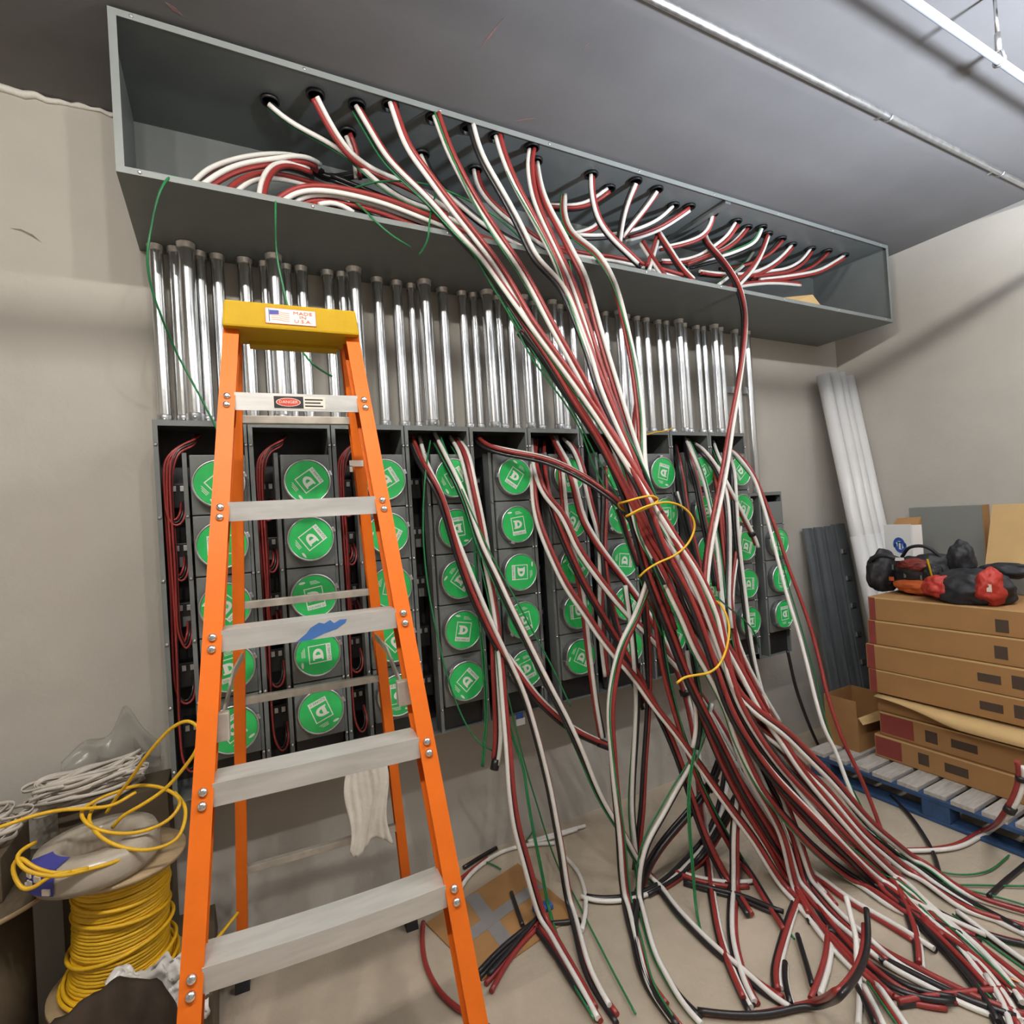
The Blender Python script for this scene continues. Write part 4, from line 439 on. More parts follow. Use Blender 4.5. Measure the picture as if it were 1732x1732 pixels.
# ================================================================== lamps (strip lights above and beside the viewer)
def strip_light(x0, x1, y, z, watts, col, up, label):
    t = thing('strip_light', label, 'light', (x0, y, z), 'ceiling strip lights')
    if not up:      # shaded batten: wide reflector above the tube
        part(MB().box(x0, x1, y-.05, y+.05, z, CZ-.001), 'housing', 'pvc', t, .004)
        part(MB().box(x0-.02, x1+.02, y-.17, y+.17, z-.012, z-.0005).box(x0-.02, x1+.02, y-.174, y-.17, z-.032, z-.0005).box(x0-.02, x1+.02, y+.17, y+.174, z-.032, z-.0005).box(x0-.024, x0-.02, y-.17, y+.17, z-.032, z-.0005).box(x1+.02, x1+.024, y-.17, y+.17, z-.032, z-.0005), 'reflector', 'pvc', t)
    else:
        part(MB().box(x0, x1, y-.03, y+.03, z, CZ-.001), 'housing', 'pvc', t, .004)
    em = mat('tube_glow_%d' % int(x0*10), (1, 1, 1), emit=col, es=6); M['em%d' % int(x0*10)] = em
    part(MB().tube([(x0+.03, y, z-.040), (x1-.03, y, z-.040)], .013, 10), 'lamp_tube', 'em%d' % int(x0*10), t)
    n = 5
    for k in range(n):
        a = bpy.data.lights.new('lamp', 'POINT'); a.energy = watts/n; a.color = col; a.shadow_soft_size = .025
        o = bpy.data.objects.new('lamp', a); C.objects.link(o); o.parent = t; o.location = ((x1-x0)*(k+.5)/n, 0, -.085 if up else -.055)
for (x0, x1, y, z, w, c, up), lb in zip(LAMPS, ('ceiling strip light above the ladder side', 'ceiling strip light above the middle of the room', 'ceiling strip light toward the right wall')):
    strip_light(x0, x1, y, z, w, c, up, lb)

# unseen uplight on a tripod at the right, added to brighten the ceiling
wl = thing('added_uplight', 'unseen tripod uplight added to brighten the ceiling, right of the viewer', 'added uplight', (UPLIGHT[0][0], UPLIGHT[0][1], 0))
wx, wy, wz = UPLIGHT[0]
part(MB().tube([(wx, wy, .5), (wx, wy, wz-.10)], .014, 10), 'pole', 'yellow', wl)
for a in (90, 210, 330): part(MB().tube([(wx, wy, .75), (wx+.42*math.cos(R_(a)), wy+.42*math.sin(R_(a)), .012)], .011, 8), 'leg', 'yellow', wl)
part(MB().lathe([(.04, -.10), (.09, -.07), (.11, -.02), (.11, -.012), (.085, -.016), (.03, -.07)], (wx, wy, wz), 'z', 24), 'lamp_head', 'black', wl)
sp_ = bpy.data.lights.new('lamp', 'SPOT'); sp_.energy = UPLIGHT[1]; sp_.color = UPLIGHT[2]; sp_.spot_size = R_(144); sp_.spot_blend = .5; sp_.shadow_soft_size = .12
so = bpy.data.objects.new('lamp', sp_); C.objects.link(so); so.parent = wl; so.location = (0, 0, wz+.01); so.rotation_euler = (math.pi, 0, 0)

# ================================================================== wire trough under the ceiling
TX0, TX1, TY, TZ0, TZ1 = -.234, 3.91, 1.966, 2.713, 3.216
tr = thing('wire_trough', 'long open grey sheet metal wire trough under the ceiling', 'wire trough', (TX0, WY, TZ0))
part(MB().box(TX0, TX1, WY-.004, WY-.0005, TZ0, TZ1), 'back_panel', 'steel', tr)
part(MB().box(TX0, TX1, TY, WY-.004, TZ0, TZ0+.004), 'bottom_panel', 'steel', tr)
part(MB().box(TX0, TX1, TY, WY-.004, TZ1-.004, TZ1), 'top_panel', 'steel', tr)
part(MB().box(TX0, TX0+.004, TY, WY-.004, TZ0+.004, TZ1-.004), 'end_panel', 'steel', tr)
part(MB().box(TX1-.004, TX1, TY, WY-.004, TZ0+.004, TZ1-.004), 'end_panel', 'steel', tr)
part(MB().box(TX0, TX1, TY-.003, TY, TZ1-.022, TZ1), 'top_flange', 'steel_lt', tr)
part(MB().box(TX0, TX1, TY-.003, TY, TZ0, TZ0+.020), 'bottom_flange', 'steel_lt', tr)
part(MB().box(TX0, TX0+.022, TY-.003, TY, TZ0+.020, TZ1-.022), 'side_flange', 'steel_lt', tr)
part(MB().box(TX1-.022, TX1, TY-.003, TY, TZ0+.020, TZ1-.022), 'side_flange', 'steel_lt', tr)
scr = MB().lathe([(.0055, 0), (.0055, .002), (.003, .004)], (0, 0, 0), 'y', 8).mesh('screw', 'zinc')
def screw(parent, x, y, z, name='screw', me=None):
    p = parent; off = Vector((0, 0, 0))
    while p is not None: off += p.location; p = p.parent
    return link(name, me or scr, parent, Vector((x, y, z)) - off)
for i in range(9):
    screw(tr, TX0+.06+i*.5, TY-.003, TZ1-.011); screw(tr, TX0+.06+i*.5, TY-.003, TZ0+.010)
for x in (-.1, .12): screw(tr, x, WY-.004, 2.93, 'bolt')
part(MB().box(2.42, 2.46, TY+.01, WY-.01, TZ1-.030, TZ1-.004), 'roof_brace', 'steel', tr)
bush = MB().lathe([(.030, 0), (.034, -.003), (.034, -.012), (.030, -.015), (.027, -.012), (.027, 0)], (0, 0, 0), 'z', 16).mesh('bushing', 'black')
for (x, y) in BUSH:
    link('bushing', bush, tr, (x-TX0, y-WY, TZ1-.0045-TZ0))

# ================================================================== conduits between trough and panels
CON = [(-.178, 2.418, 1), (-.116, 2.417, 1), (-.077, 2.364, 2), (-.036, 2.422, 1), (.026, 2.425, 1), (.124, 2.426, 2), (.198, 2.426, 0), (.227, 2.351, 2), (.279, 2.422, 0), (.339, 2.42, 1),
       (.446, 2.423, 1), (.507, 2.419, 1), (.544, 2.358, 2), (.659, 2.421, 1), (.749, 2.425, 1), (.82, 2.432, 0), (.865, 2.375, 2), (.971, 2.427, 1), (1.074, 2.432, 0), (1.135, 2.432, 0), (1.185, 2.383, 2),
       (1.26, 2.43, 1), (1.335, 2.43, 0), (1.385, 2.38, 1), (1.475, 2.43, 1), (1.56, 2.385, 1), (1.63, 2.43, 1), (1.71, 2.43, 0), (1.765, 2.38, 1), (1.855, 2.43, 1), (1.935, 2.43, 0), (2.0, 2.385, 1), (2.08, 2.43, 1), (2.16, 2.43, 0),
       (2.233, 2.432, 0), (2.328, 2.435, 0), (2.393, 2.435, 0), (2.443, 2.384, 1), (2.526, 2.429, 0), (2.638, 2.433, 0), (2.70, 2.435, 0), (2.738, 2.384, 1), (2.819, 2.413, 0), (2.953, 2.411, 0), (3.062, 2.412, 1)]
CR = (.021, .0240, .0275)
def conduit_mesh(r, z0):
    return (MB().tube([(0, 0, z0), (0, 0, TZ0)], r, 20, False).mesh('tube', 'galv'),
            MB().lathe([(r*1.22, 0), (r*1.22, .012), (r*1.1, .014), (r*1.1, .045), (r*1.02, .048)], (0, 0, 0), 'z', 16).mesh('bottom_connector', 'zinc'),
            MB().lathe([(r*1.14, -.022), (r*1.14, -.004), (r*1.25, -.003), (r*1.25, 0)], (0, 0, 0), 'z', 16).mesh('top_connector', 'zinc'),
            MB().lathe([(.006, 0), (.006, .004), (.003, .006)], (0, 0, 0), 'y', 8).mesh('set_screw', 'zinc'))
CM = {}
for i, (x, y, s) in enumerate(CON):
    z0 = 2.021 if x < 2.79 else 1.661
    key = (s, z0)
    if key not in CM: CM[key] = conduit_mesh(CR[s], 0 if False else 0)
    if key not in CM or True:
        pass
    t = thing('steel_conduit', '%s shiny galvanized conduit from the left, between trough and meter panels' % ordinal(i), 'conduit', (x, y, z0), 'steel conduits above the meter panels')
    tk = ('t', s, z0)
    if tk not in CM: CM[tk] = MB().tube([(0, 0, 0), (0, 0, TZ0-z0)], CR[s], 20, False).mesh('tube', 'galv')
    link('tube', CM[tk], t); link('bottom_connector', CM[key][1], t)
    link('top_connector', CM[key][2], t, (0, 0, TZ0-z0-.0005)); link('set_screw', CM[key][3], t, (0, -CR[s]*1.1, .03))
st = solo(MB().box(2.86, 3.14, 2.452, 2.456, 2.32, 2.36).box(2.86, 3.14, 2.456, WY-.001, 2.32, 2.325).box(2.86, 3.14, 2.456, WY-.001, 2.355, 2.36), 'strut_channel', 'zinc', 'short slotted strut channel holding the last conduits on the wall', 'bracket', (2.86, WY, 2.34))

# ================================================================== meter panels
PF = 2.25
XC = [-.01+.299*i for i in range(11)]
ZD = [1.79, 1.571, 1.352, 1.133, .914]
ROT = [[130, 270, 45, 10, 210], [125, 125, 8, 92, 200], [120, 60, 75, 130, 180], [118, 185, 50, -12, 130], [-35, 6, -92, 10, 15], [20, 55, 35, -90, 60],
       [70, 50, 82, 55, 20], [165, -90, 12, 120, 60], [-60, 100, 140, 80, 30], [-50, 60, 70, 85, 175], [None, None, -15, 172, 182]]
plate_m = MB().box(-.089, .089, 0, .03, -.1075, .1075).mesh('socket_plate', 'plate', .004)
ring_m = MB().lathe([(.0785, .030), (.0785, .037), (.080, .0395), (.0835, .0395), (.0865, .036), (.0865, 0), (.0785, 0)], (0, 0, 0), 'y', 40, True).mesh('ring', 'zinc')
disc_m = MB().lathe([(.0795, 0), (.0795, .0362), (.077, .0372)], (0, 0, 0), 'y', 40).mesh('green_cover', 'green')
tab_m = MB().box(-.010, .010, -.040, -.012, .084, .094).mesh('latch', 'zinc', .002)
def emblem():
    mb = MB(); y = -.0378; h = .034; t = .0036
    mb.poly_xz([(-h, h-t), (h, h-t), (h, h), (-h, h)], y); mb.poly_xz([(-h, -h-.014), (-h+t, -h-.014), (-h+t, h-t), (-h, h-t)], y)
    mb.poly_xz([(h-t, -h-.014), (h, -h-.014), (h, h-t), (h-t, h-t)], y); mb.poly_xz([(-h+t, -h-.014), (h-t, -h-.014), (h-t, -h), (-h+t, -h)], y)
    mb.poly_xz([(-h+t, -h), (h-t, -h), (h-t, -h+t), (-h+t, -h+t)], y)
    # the slab letter: stem, serifs and bowl
    mb.poly_xz([(-.018, -.019), (-.004, -.019), (-.004, .019), (-.018, .019)], y-.0001); mb.poly_xz([(-.023, .013), (-.018, .013), (-.018, .019), (-.023, .019)], y); mb.poly_xz([(-.023, -.019), (-.018, -.019), (-.018, -.013), (-.023, -.013)], y)
    def arc(rx, rz): return [(-.004 + rx*math.sin(math.pi*k/8), rz*math.cos(math.pi*k/8)) for k in range(9)]
    o_, i_ = arc(.024, .019), arc(.012, .009)
    for k in range(8): mb.poly_xz([o_[k], i_[k], i_[k+1], o_[k+1]], y)
    mb.poly_xz([(-.034+.0+.012*math.cos(2*math.pi*k/12)-.0, .058+.0045*math.sin(2*math.pi*k/12)) for k in range(12)], y)
    for a in range(3): mb.poly_xz([(-.006, .046+a*.005), (.030-a*.006, .046+a*.005), (.030-a*.006, .048+a*.005), (-.006, .048+a*.005)], y+.0002)
    return mb.mesh('emblem', 'white')
emb_m = emblem()
let_m = text_mesh('SQUARE D', .0125, 'printgreen', .0002)
scr2 = MB().lathe([(.0065, 0), (.0062, .004), (.003, .007)], (0, 0, 0), 'y', 8).mesh('screw', 'galv')
brk_m = MB().box(-.032, .032, 0, .10, -.045, .045).mesh('breaker', 'black', .004)
brk2_m = MB().box(-.007, .007, -.006, 0, -.010, .010).mesh('terminal', 'zinc', .001)
lab_m = MB().box(-.012, .012, -.001, 0, -.018, .018).mesh('rating_tag', 'grey_box')
for i, xc in enumerate(XC):
    last = i == 10
    z1 = 1.661 if last else 2.021; z0 = .665 if last else (.70 if i > 2 else .69)
    x0, x1 = xc-.1965, xc+.1
    if last: x0 = xc-.198
    t = thing('meter_panel', '%s tall grey meter panel from the left%s' % (ordinal(i), ', shorter, at the right end' if last else ', with five round green socket covers'), 'meter panel', (x0, WY, z0), 'row of meter panels on the wall')
    part(MB().box(x0+.001, x0+.005, PF+.003, WY-.001, z0, z1).box(x1-.005, x1-.001, PF+.003, WY-.001, z0, z1).box(x0+.005, x1-.005, PF+.003, WY-.001, z1-.004, z1).box(x0+.005, x1-.005, PF+.003, WY-.001, z0, z0+.004), 'shell', 'steel', t)
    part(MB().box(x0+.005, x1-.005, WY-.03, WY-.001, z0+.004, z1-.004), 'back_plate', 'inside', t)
    part(MB().box(x0+.001, x1-.001, PF, PF+.003, z1-.020, z1), 'top_rail', 'steel', t)
    zt = z1-.020
    for k, (a, b) in enumerate(((x0+.001, x0+.016), (xc-.112, xc-.098), (x1-.011, x1-.001))):
        tz = zt if k != 1 else (1.905 if not last else zt)
        rl = part(MB().box(a, b, PF, PF+.003, z0, tz).box(a if k < 2 else b-.003, a+.003 if k < 2 else b, PF+.003, PF+.06, z0, tz), 'rail', 'steel', t)
        for zz in (1.935, 1.68, 1.46, 1.24, 1.02, .80):
            if zz < tz-.01: screw(rl, (a+b)/2, PF, zz, 'screw', scr2)
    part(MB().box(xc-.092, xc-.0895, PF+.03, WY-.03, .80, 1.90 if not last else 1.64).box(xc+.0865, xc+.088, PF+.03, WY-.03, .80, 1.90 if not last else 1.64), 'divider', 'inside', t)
    part(MB().box(xc-.088, xc+.085, PF+.02, PF+.024, z0+.006, .798), 'bottom_plate', 'black', t)
    for j, zd in enumerate(ZD):
        if last and ROT[i][j] is None:
            if j == 1:
                part(MB().box(xc-.088, xc+.087, PF-.004, PF+.02, 1.462, 1.60), 'blank_plate', 'plate', t, .003)
            continue
        pl = link('socket_plate', plate_m, t, Vector((xc-.001, PF-.004, zd)) - t.location)
        link('ring', ring_m, pl, (0, 0, 0)); link('latch', tab_m, pl, (0, 0, 0)).rotation_euler = (0, R_((ROT[i][j]*7+i*40) % 360 if i > 2 else 70), 0)
        link('green_cover', disc_m, pl, (0, 0, 0))
        for n_, me_, off in (('emblem', emb_m, None), ('lettering', let_m, (0, -.0381, -.041))):
            ob = link(n_, me_, pl, (0, 0, 0)); a = -R_(ROT[i][j]); ob.rotation_euler = (0, a, 0)
            if off: ob.location = Matrix.Rotation(a, 3, 'Y') @ Vector(off)
    gx = (x0+.018+xc-.116)/2+.012
    for j, zd in enumerate(ZD):
        if last and j < 2: continue
        b_ = link('breaker', brk_m, t, Vector((gx, 2.355, zd-.03)) - t.location)
        for q in (-.013, .013): link('terminal', brk2_m, b_, (q, 0, .026))
        if i < 4 and j in (1, 2): link('rating_tag', lab_m, b_, (.004, -.0002, -.024))
    if i < 3:
        for j in range(5):
            zu = ZD[j]-.14+.02*(j % 2); xa = x0+.024+.009*(j % 3); ya = 2.285+.012*(j % 2)
            for q, cc in ((0, 'r'), (1, 'k'), (2, 'r')):
                if q == 2 and j > 2: continue
                d = .0095*q
                xr = gx+.022-d*.8
                P = [(gx+.085-d, 2.36, 1.99), (gx+.060, 2.30+d*.5, 1.958-d), (gx+.015, 2.292, 1.935-d), (xa+.008+d*.4, ya, 1.885-d), (xa+d*.3, ya+d*.6, 1.82), (xa+d*.3, ya+d*.6, (1.82+zu)/2), (xa+d*.3, ya+d*.6, zu+.05), (xa+.012, ya+d*.6, zu+.012+d), ((xa+xr)/2, ya+d*.6, zu-.004+d), (xr-.006, ya+d*.6, zu+.012+d), (xr, ya+.01, zu+.05), (xr, 2.352, zu+.085)]
                part(MB().tube(smooth_line(spline(P, .02), 2), .0042, 6), 'feeder_wire', WM[cc], t)

# ================================================================== wire bundles
RAD = dict(r=.0092, w=.0092, k=.0092, g=.0036, c=.003)
def build_cable(cid, cond, phase, twist, label, pts):
    grp = {'M': 'wire bundles dropping from the trough', 'A': 'short bundles inside the trough', 'B': 'short bundles inside the trough', 'G': 'loose green wires', 'C': 'bundles from the panel tops', 'D': 'wire ends on the floor', 'E': 'bundles from the right panels', 'O': 'wire offcuts on the floor'}[cid[0]]
    P = smooth_line(spline(pts, .028), 3)
    for p in P:
        if p.z < .0125: p.z = .0125
    k = len(P); T = [(P[min(i+1, k-1)]-P[max(i-1, 0)]).normalized() for i in range(k)]
    s = 0; lens = [0]
    for i in range(1, k): s += (P[i]-P[i-1]).length; lens.append(s)
    big = [c for c in cond if c in 'rwk']; ng = 0
    rr = {1: 0, 2: .0092, 3: .0107, 4: .0130}.get(len(big), 0)
    if len(cond) == 1:
        o = MB().tube(P, RAD[cond], 8).obj('loose_wire', WM[cond], None, 0, tuple(P[0])); return tag(o, label, 'wire', grp)
    t = thing('wire_bundle', label, 'cable', tuple(P[0]), grp)
    rnd = random.Random(cid); nb = 0
    for ci, c in enumerate(cond):
        if c in 'rwk':
            if len(big) == 3 and big.count('k') == 1:      # the black conductor lies behind the other two
                pk = random.Random(cid+'p').random(); kk = 270 if pk < .5 else (210 if pk < .72 else 330)
                a0 = kk if c == 'k' else (kk-270)+ ((150, 30) if phase < 180 else (30, 150))[sum(1 for e in cond[:ci] if e in 'rw')]
            else: a0 = phase + 360*nb/max(1, len(big))
            rad = rr; nb += 1
        else: a0 = phase + (60 if big else 0) + 180*ng; rad = (rr+.0085) if big else .004; ng += 1
        wob = rnd.uniform(0, 6.28); wa = rnd.uniform(.15, .45) if c != 'g' else .8; Q = []
        for i in range(k):
            n1 = Vector((0, -1, .25)); n1 = n1 - T[i]*n1.dot(T[i])
            if n1.length < .2: n1 = Vector((1, 0, 0)) - T[i]*T[i].x
            n1.normalize(); s1 = n1.cross(T[i])
            a = R_(a0 + twist*.9*(lens[i] - lens[-1]*.4)) + wa*math.sin(lens[i]*4 + wob)
            ra = rad*(1 + .25*math.sin(lens[i]*3.1 + wob*1.7))
            q = P[i] + s1*(ra*math.cos(a)) + n1*(ra*math.sin(a))
            if q.z < RAD[c]+.001: q.z = RAD[c]+.001
            Q.append(q)
        # ends of unequal length
        if c != 'g' and k > 14: Q = Q[:k-rnd.randint(0, 2)]
        part(MB().tube(smooth_line(Q, 3), RAD[c], 8), WN[c], WM[c], t)
    return t
CAB = {}
for c in CABLES: CAB[c[0]] = build_cable(*c)
for nm, lb, r, pts in ROPES:
    P = smooth_line(spline(pts, .012), 2)
    solo(MB().tube(P, r, 8), 'yellow_rope', 'rope', lb, 'rope', tuple(P[0]), 'yellow ropes on the wiring')
# black tape bands and taped ends
def band(cable, i0, i1, r):
    pts = [c for c in CABLES if c[0] == cable][0][5]; P = smooth_line(spline(pts, .028), 3); n = len(P)
    a, b = int(i0*(n-1)), max(int(i1*(n-1)), int(i0*(n-1))+1)
    part(MB().tube(P[a:b+1], r, 10), 'tape_band', 'black_w', CAB[cable])
band('D11', .80, .83, .021); band('D11', .93, .955, .021); band('C1', .965, 1, .019); band('E7', .80, .86, .021); band('C4', .97, 1, .018); band('D17', .0, .06, .022); band('C20', .10, .16, .022); band('C13', .50, .515, .026)
# ================================================================== step ladder
YW = -.069; cy_, sy_ = math.cos(YW), math.sin(YW); LZ = 1.9605
def LP(u, v, z):            # ladder frame: u along the steps, v toward the wall
    return Vector((.2 + u*cy_ - v*sy_, 1.616 + u*sy_ + v*cy_, z))
def fv(z): return -.343*(LZ-z)
def fu(z): return -.0113*(LZ-z)
def fw(z): return .179 + .0667*(LZ-z)
ld = thing('step_ladder', 'orange fibreglass step ladder with yellow top and aluminium steps', 'ladder', (.2, 1.616, 0))
def rail(side, z0, z1, uf, vf, depth, fl, name, mname, th=.005):
    mb = MB()
    def corner(z, du, dv): return LP(uf(z) + side*du, vf(z) + dv, z)
    def slab(du0, du1, dv0, dv1):
        a, b = sorted((side*du0, side*du1))
        bt = [LP(uf(z0)+a, vf(z0)+dv0, z0), LP(uf(z0)+b, vf(z0)+dv0, z0), LP(uf(z0)+b, vf(z0)+dv1, z0), LP(uf(z0)+a, vf(z0)+dv1, z0)]
        tp = [LP(uf(z1)+a, vf(z1)+dv0, z1), LP(uf(z1)+b, vf(z1)+dv0, z1), LP(uf(z1)+b, vf(z1)+dv1, z1), LP(uf(z1)+a, vf(z1)+dv1, z1)]
        mb.hexa(bt, tp)
    slab(-fl/2, fl/2, 0, th); slab(fl/2-th, fl/2, th, depth-th); slab(-fl/2, fl/2, depth-th, depth)
    return part(mb, name, mname, ld)
for s in (-1, 1):
    rl = rail(s, .012, 2.19, lambda z, s=s: fu(z)+s*fw(z), fv, .072, .040, 'front_rail', 'orange')
    u, v = fu(0)+s*fw(0), fv(0)
    part(MB().hexa([LP(u-.026, v-.006, 0), LP(u+.026, v-.006, 0), LP(u+.026, v+.078, 0), LP(u-.026, v+.078, 0)], [LP(u-.026, v+.008, .05), LP(u+.026, v+.008, .05), LP(u+.026, v+.086, .05), LP(u-.026, v+.086, .05)]), 'foot', 'rubber', ld, .003)
# rear frame
def rvf(z): return .185 + .183*(2.17-z)
def rw(z): return .161 + .065*(2.17-z)
def ruf(z): return .003 + .014*(2.17-z)
for s in (-1, 1):
    rail(s, .012, 2.185, lambda z, s=s: ruf(z)+s*rw(z), rvf, .042, .034, 'rear_rail', 'orange', .004)
    u, v = ruf(0)+s*rw(0), rvf(0)
    part(MB().hexa([LP(u-.024, v-.012, 0), LP(u+.024, v-.012, 0), LP(u+.024, v+.05, 0), LP(u-.024, v+.05, 0)], [LP(u-.022, v-.006, .05), LP(u+.022, v-.006, .05), LP(u+.022, v+.046, .05), LP(u-.022, v+.046, .05)]), 'foot', 'rubber', ld, .003)
for z in (1.955, 1.665, 1.375, 1.055, .75, .45, .15):
    a, b = ruf(z)-rw(z)+.012, ruf(z)+rw(z)-.012; v = rvf(z)+.006
    part(MB().hexa([LP(a, v, z-.012), LP(b, v, z-.012), LP(b, v+.022, z-.012), LP(a, v+.022, z-.012)], [LP(a, v, z+.012), LP(b, v, z+.012), LP(b, v+.022, z+.012), LP(a, v+.022, z+.012)]), 'rear_brace', 'alu_d', ld, .002)
rv_m = MB().lathe([(.0095, 0), (.0092, .003), (.007, .0065), (.003, .008)], (0, 0, 0), 'y', 14).mesh('rivet', 'galv')
steps = []
for k in range(7):
    z = LZ-.3*k; w = fw(z)-.0185; u0_, v0 = fu(z), fv(z)+.0055
    bow = .006 if k == 4 else 0; mb = MB(); N = 8
    for q in range(N):
        a, b = -w+2*w*q/N, -w+2*w*(q+1)/N
        ba, bb = [-bow*(1-(e/w)**2) for e in (a, b)]
        def col(e, be): return lambda dv, dz: LP(u0_+e, v0+dv-.343*-dz*0, z+dz+be)
        A, B = col(a, ba), col(b, bb)
        mb.hexa([A(0, -.024), B(0, -.024), B(.003, -.024), A(.003, -.024)], [A(0, .021), B(0, .021), B(.003, .021), A(.003, .021)])
        mb.hexa([A(0, .021), B(0, .021), B(.080, .021), A(.080, .021)], [A(0, .024), B(0, .024), B(.080, .024), A(.080, .024)])
        mb.hexa([A(.077, -.005), B(.077, -.005), B(.080, -.005), A(.080, -.005)], [A(.077, .021), B(.077, .021), B(.080, .021), A(.080, .021)])
    stp = part(mb, 'step', 'alu', ld); steps.append(stp)
    for s in (-1, 1):
        for dz in (-.0125, .0125):
            zz = z+dz; p = LP(fu(zz)+s*fw(zz), fv(zz), zz)
            o = link('rivet', rv_m, stp, p-ld.location); o.rotation_euler = (R_(-18), 0, YW)
# yellow cap
def cap_hexa(mb, u0, u1, v0, v1, z0, z1, fl=.0):
    mb.hexa([LP(u0-fl, v0-fl, z0), LP(u1+fl, v0-fl, z0), LP(u1+fl, v1+fl, z0), LP(u0-fl, v1+fl, z0)], [LP(u0, v0, z1), LP(u1, v0, z1), LP(u1, v1, z1), LP(u0, v1, z1)]); return mb
cap = part(cap_hexa(MB(), -.176, .178, .055, .20, 2.178, 2.254, .007), 'top_cap', 'yellow', ld, .006)
part(cap_hexa(MB(), -.12, .135, .165, .212, 2.166, 2.19), 'cap_lip', 'yellow', ld, .003)
CAPV, CZM = .0505, 2.2165
def on_face(me, parent, u, v, z, tilt=0, name='print'):
    o = link(name, me, parent, LP(u, v, z)-ld.location); o.rotation_euler = (tilt, 0, YW); return o
TI = math.atan2(.007, .076)*-1
def decal(mb_pts, m, name, y=0): return MB().poly_xz(mb_pts, y, .0004).mesh(name, m)
def rect(x0, x1, z0, z1): return [(x0, z0), (x1, z0), (x1, z1), (x0, z1)]
on_face(decal(rect(-.068, .068, -.0235, .0235), 'redink', 'sticker_border'), cap, -.005, CAPV-.0008, CZM, TI, 'sticker_border')
on_face(decal(rect(-.0665, .0665, -.022, .022), 'sticker', 'sticker'), cap, -.005, CAPV-.0014, CZM, TI, 'sticker')
fl = MB()
for a in range(5):
    fl.poly_xz([(-.052+.008*k, -.014+a*.006+.002*math.sin(k*.9)) for k in range(7)] + [(-.052+.008*k, -.011+a*.006+.002*math.sin(k*.9)) for k in range(6, -1, -1)], 0)
on_face(fl.mesh('flag_stripes', 'flagred'), cap, -.005, CAPV-.0019, CZM, TI, 'flag_stripes')
on_face(MB().poly_xz([(-.056, .003), (-.032, .005), (-.032, .017), (-.056, .016)], 0).poly_xz(rect(-.0585, -.0565, -.018, .019), 0).mesh('flag_canton', 'flagblue'), cap, -.005, CAPV-.0023, CZM, TI, 'flag_canton')
for tx, dz in (('MADE', .0115), ('IN', 0), ('U.S.A.', -.0125)):
    on_face(text_mesh(tx, .0135, 'redink', .0002, 1.45), cap, .027, CAPV-.0024+dz*.092, CZM+dz, TI, 'lettering')
# danger label on the top step
zs = LZ; sv = fv(zs)+.0055
on_face(decal(rect(-.066, .070, -.0175, .0175), 'sticker', 'danger_sticker'), steps[0], 0, sv-.0008, zs, 0, 'danger_sticker')
on_face(decal(rect(-.064, .012, -.0165, .0165), 'black', 'danger_panel'), steps[0], 0, sv-.0012, zs, 0, 'danger_panel')
on_face(decal([(-.027+.032*math.cos(2*math.pi*k/20), .012*math.sin(2*math.pi*k/20)) for k in range(20)], 'sticker', 'danger_oval_rim'), steps[0], 0, sv-.0016, zs, 0, 'danger_oval_rim')
on_face(decal([(-.027+.030*math.cos(2*math.pi*k/20), .0105*math.sin(2*math.pi*k/20)) for k in range(20)], 'danger', 'danger_oval'), steps[0], 0, sv-.0020, zs, 0, 'danger_oval')
on_face(text_mesh('DANGER', .0115, 'sticker', .0002, 1.05), steps[0], -.027, sv-.0025, zs, 0, 'lettering')
ln = MB()
for a in range(3): ln.poly_xz(rect(.016, .064-.006*(a % 2), .0085-a*.009-.0018, .0085-a*.009+.0018), 0)
on_face(ln.mesh('small_print', 'black'), steps[0], 0, sv-.0013, zs, 0, 'small_print')
# blue tape smear on the third step
zs = LZ-.6; sv = fv(zs)+.0055
bt = [(-.055, -.024), (-.02, -.023), (.01, -.012), (.04, -.005), (.062, .008), (.066, .016), (.05, .017), (.035, .010), (.026, .019), (.012, .012), (0, .016), (-.02, .006), (-.03, -.006)]
on_face(decal(bt, 'bluetape', 'blue_tape'), steps[2], .005, sv-.0006, zs-.001, 0, 'blue_tape')
# spreaders
for s in (-1, 1):
    zf = 1.175; uf_ = fu(zf)+s*(fw(zf)-.024); vf_ = fv(zf)+.055
    zr = 1.215; ur = ruf(zr)+s*(rw(zr)-.012); vr = rvf(zr)+.01
    m_ = LP((uf_+ur)/2, (vf_+vr)/2, 1.225)
    a, b = LP(uf_, vf_, zf), LP(ur, vr, zr)
    mb = MB()
    for p, q in ((a, m_), (m_, b)):
        d = (q-p).normalized(); n = Vector((cy_, sy_, 0))*.0025; h = Vector((0, 0, .010))
        mb.hexa([p-n-h, p+n-h, q+n-h, q-n-h], [p-n+h, p+n+h, q+n+h, q-n+h])
    part(mb, 'spreader', 'alu_d', ld)
    part(MB().hexa([LP(uf_-.018, vf_-.02, zf-.03), LP(uf_+.018, vf_-.02, zf-.03), LP(uf_+.018, vf_+.012, zf-.03), LP(uf_-.018, vf_+.012, zf-.03)], [LP(uf_-.018, vf_-.008, zf+.03), LP(uf_+.018, vf_-.008, zf+.03), LP(uf_+.018, vf_+.012, zf+.03), LP(uf_-.018, vf_+.012, zf+.03)]), 'spreader_bracket', 'alu_d', ld, .003)
# white tape scrap on the right rear rail
zt = 1.815; p = LP(ruf(zt)+rw(zt)-.008, rvf(zt)-.002, zt)
part(MB().box(p.x-.026, p.x+.020, p.y-.002, p.y, p.z-.010, p.z+.010).box(p.x-.026, p.x-.016, p.y-.002, p.y, p.z-.028, p.z-.008), 'masking_tape', 'sticker', ld)

